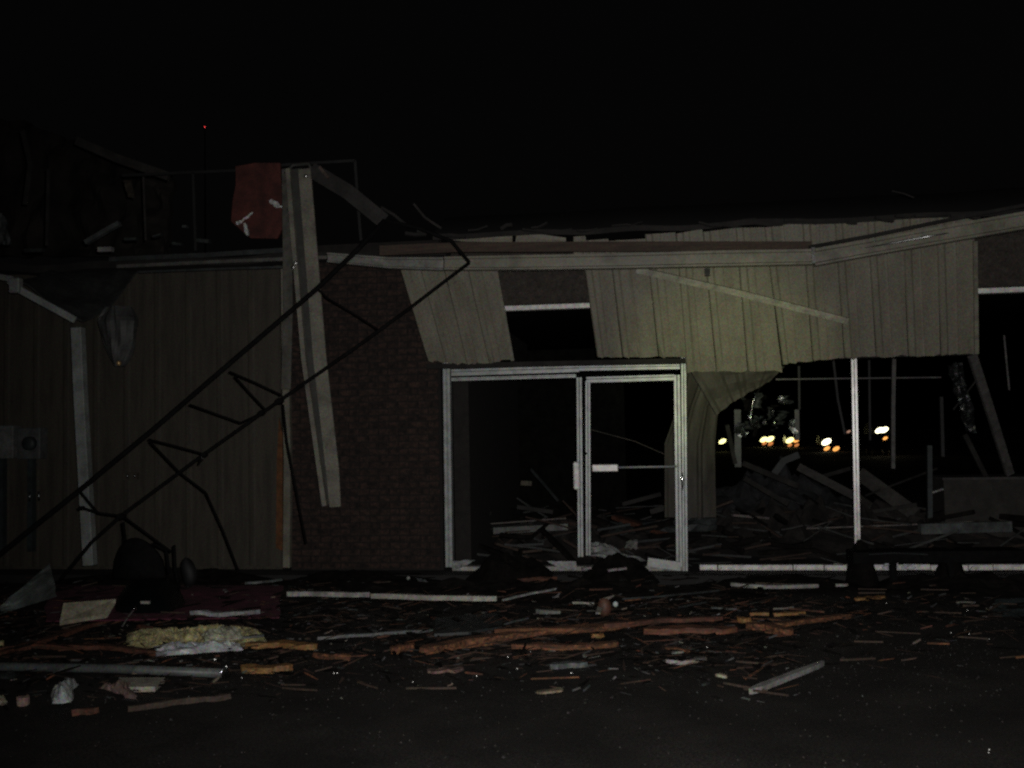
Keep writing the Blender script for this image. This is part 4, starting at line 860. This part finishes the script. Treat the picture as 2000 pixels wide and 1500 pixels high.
# gravel-like grit, uncountable
m_ = MB()
for i in range(9000):
    x, y = random.uniform(-50, 2050), 1130+random.random()**1.2*370
    dens = math.exp(-((y-1240)/90)**2)
    if random.random() > .07+dens: continue
    p = G(x, y, .006); s = random.uniform(.003, .009)*(1 if random.random() < .95 else 1.8)
    a = random.random()*3.1; d1 = V((math.cos(a), math.sin(a), random.uniform(-.3, .3)))*s; d2 = V((-math.sin(a), math.cos(a), random.uniform(-.3, .3)))*s*random.uniform(.4, 1); h = V((0,0,s*.8))
    m_.add([p-d1, p+d2, p+d1, p-d2, p+h], [(0,1,4), (1,2,4), (2,3,4), (3,0,4)])
tag(m_.build('grit', mat('gritm', (.030,.027,.024), .8, speck=.9, var=.8, scale=3)), 'fine dark grit and crumbs strewn over the asphalt', 'grit', kind='stuff')
m_ = MB()
for i in range(420):
    x, y = random.uniform(350, 1950), 1150+random.random()*330
    if random.random() > .02+.8*math.exp(-((y-1290)/70)**2): continue
    p = G(x, y, .012); s = random.choice([.0015, .002, .002, .003, .004])
    vs = [p+V((math.cos(k*1.257)*s, math.sin(k*1.257)*s, 0)) for k in range(5)]; 
    n1, n2 = random.uniform(-.5, .5), random.uniform(-1.3, .1)
    vs = [v+V((0,0,(v-p).x*-n1+(v-p).y*-n2)) for v in vs]
    m_.add(vs+[p-V((0,0,s))], [(0,1,2,3,4), (1,0,5), (2,1,5), (3,2,5), (4,3,5), (0,4,5)])
tag(m_.build('broken_glass', mat('glassbit', (.75,.85,.82), .3, metal=.9, bump=0, var=.2)), 'tiny glittering crumbs of broken glass over the asphalt', 'glass', kind='stuff')
for i, (x, y, r) in enumerate([(1036, 1273, .007), (992, 1283, .006), (1010, 1306, .007), (1116, 1314, .007), (931, 1320, .006), (652, 1315, .006), (659, 1315, .005), (694, 1260, .006), (1381, 1264, .006), (1498, 1257, .005), (806, 1332, .005), (472, 1324, .005),
                               (1893, 1238, .006), (1857, 1236, .006), (1932, 1248, .004), (1932, 1464, .005), (1931, 1470, .004), (1889, 1191, .005), (420, 1288, .012), (1731, 1178, .005)]):
    p = G(x, y, .015); m_ = MB(); m_.tube([p+V((-r,0,0)), p+V((-r*.5,0,0)), p+V((r*.5,0,0)), p+V((r,0,0))], [r*.3, r, r, r*.3], 6)
    tag(m_.build('glass_crumb', mat('glint', (.95,.95,.9), .35, metal=.8, bump=0, var=.1), smooth=True), 'bright glinting glass crumb on the asphalt', 'glass', 'bright glass crumbs on the asphalt')

# --- far vehicles with lit lamps seen through the broken window
HW = emit('headlight_white', (1.0, .93, .60), 3.2); HY = emit('headlight_yellow', (1.0, .93, .36), 2.2); HA = emit('amber_lamp_and_reflection', (1.0, .42, .10), 1.3); HA2 = emit('amber_reflection_dim', (1.0, .35, .1), .55); HR = emit('red_dot_glow', (1.0, .06, .06), 2.2)
def car(lb, lamps, D):
    cx = sum(l[0] for l in lamps)/len(lamps); q = P(cx, lamps[0][1], D)
    zg = -1.45
    o = thing('parked_car', lb, 'car', (q.x, D, zg), 'cars with lamps on beyond the shop')
    hl = q.z-zg
    m_ = MB()
    w = 1.75; x0, x1 = q.x-w/2, q.x+w/2
    prof = [(0, .3), (0, .75), (.2, .85), (1.2, 1.0), (1.9, 1.42), (3.2, 1.42), (4.0, 1.0), (4.4, .9), (4.4, .3)]
    n = len(prof); hs_ = hl-.65
    m_.add([(x0, D+.1+a, zg+c+hs_) for a, c in prof]+[(x1, D+.1+a, zg+c+hs_) for a, c in prof], [tuple(range(n)), tuple(reversed(range(n, 2*n)))]+[(i, i+n, (i+1) % n+n, (i+1) % n) for i in range(n)])
    m_.build('body', CARP, o)
    for sx in (x0+.1, x1-.1):
        for yy in (D+.9, D+3.5):
            m_ = MB(); m_.tube([(sx-.1, yy, zg+.33), (sx+.1, yy, zg+.33)], .33, 14); m_.build('wheel', BLK, o)
    for (x, y, rpx, mm) in lamps:
        p = P(x, y, D); r = (rpx*D/1944*1.05+rpx*10.2/1944)*1.1
        m_ = MB(); m_.grid(lambda u, v: p+V((math.cos(u*6.283)*math.sin(.05+v*1.5)*1.12, -.35*math.cos(v*1.5), math.sin(u*6.283+.45)*math.sin(.05+v*1.5)*.82))*r, 14, 6)
        m_.build('headlight' if mm in (HW, HY) else 'amber_lamp_and_reflection', mm, o, smooth=True)  # amber discs beneath the headlamps are reflections, made as glowing surfaces
car('far car nearest the bent siding sheet, one yellowish headlamp showing', [(1411, 862, 5.5, HY)], 120)
car('far car with two yellowish headlamps close together and glowing amber reflections beneath', [(1491.5, 858.5, 5.5, HY), (1504, 857.5, 6, HY), (1493, 866, 3.5, HA2), (1505, 867, 4, HA2)], 150)
car('far car with one yellowish headlamp and an orange lamp beside it', [(1542.5, 860, 6, HY), (1555.5, 860, 4.5, HA), (1543, 869.5, 3.5, HA2), (1556, 869.5, 3.5, HA2)], 140)
car('far car just left of the white mullion, large white headlamp over two glowing orange reflections', [(1614, 863, 7, HW), (1615, 876, 4.5, HA), (1633, 876.5, 5, HA)], 110)
car('far car right of the white mullion with the brightest pair of merged headlamps', [(1717.5, 840.5, 6, HW), (1727, 839.5, 6, HW), (1729, 856, 3.5, HA)], 90)
car('far car with a single faint reddish lamp beside the white mullion', [(1657.5, 843, 3, emit('fnt', (.9,.5,.35), .35))], 160)
# pole and glowing ball added for a stray red dot, no mast seen
ms = thing('added_mast', 'added far pole with a tiny glowing red dot above the left roof', 'mast', (P(400, 248, 300).x, 300, 0))
q = P(400, 248, 300); m_ = MB(); m_.tube([(q.x, 300, 0), (q.x, 300, q.z-.3)], [.5, .2], 6); m_.build('pole', CARP, ms)
m_ = MB(); m_.grid(lambda u, v: q+V((math.cos(u*6.283)*math.sin(v*3.1416), math.sin(u*6.283)*math.sin(v*3.1416), math.cos(v*3.1416)))*.16, 10, 6); m_.build('red_dot', HR, ms)
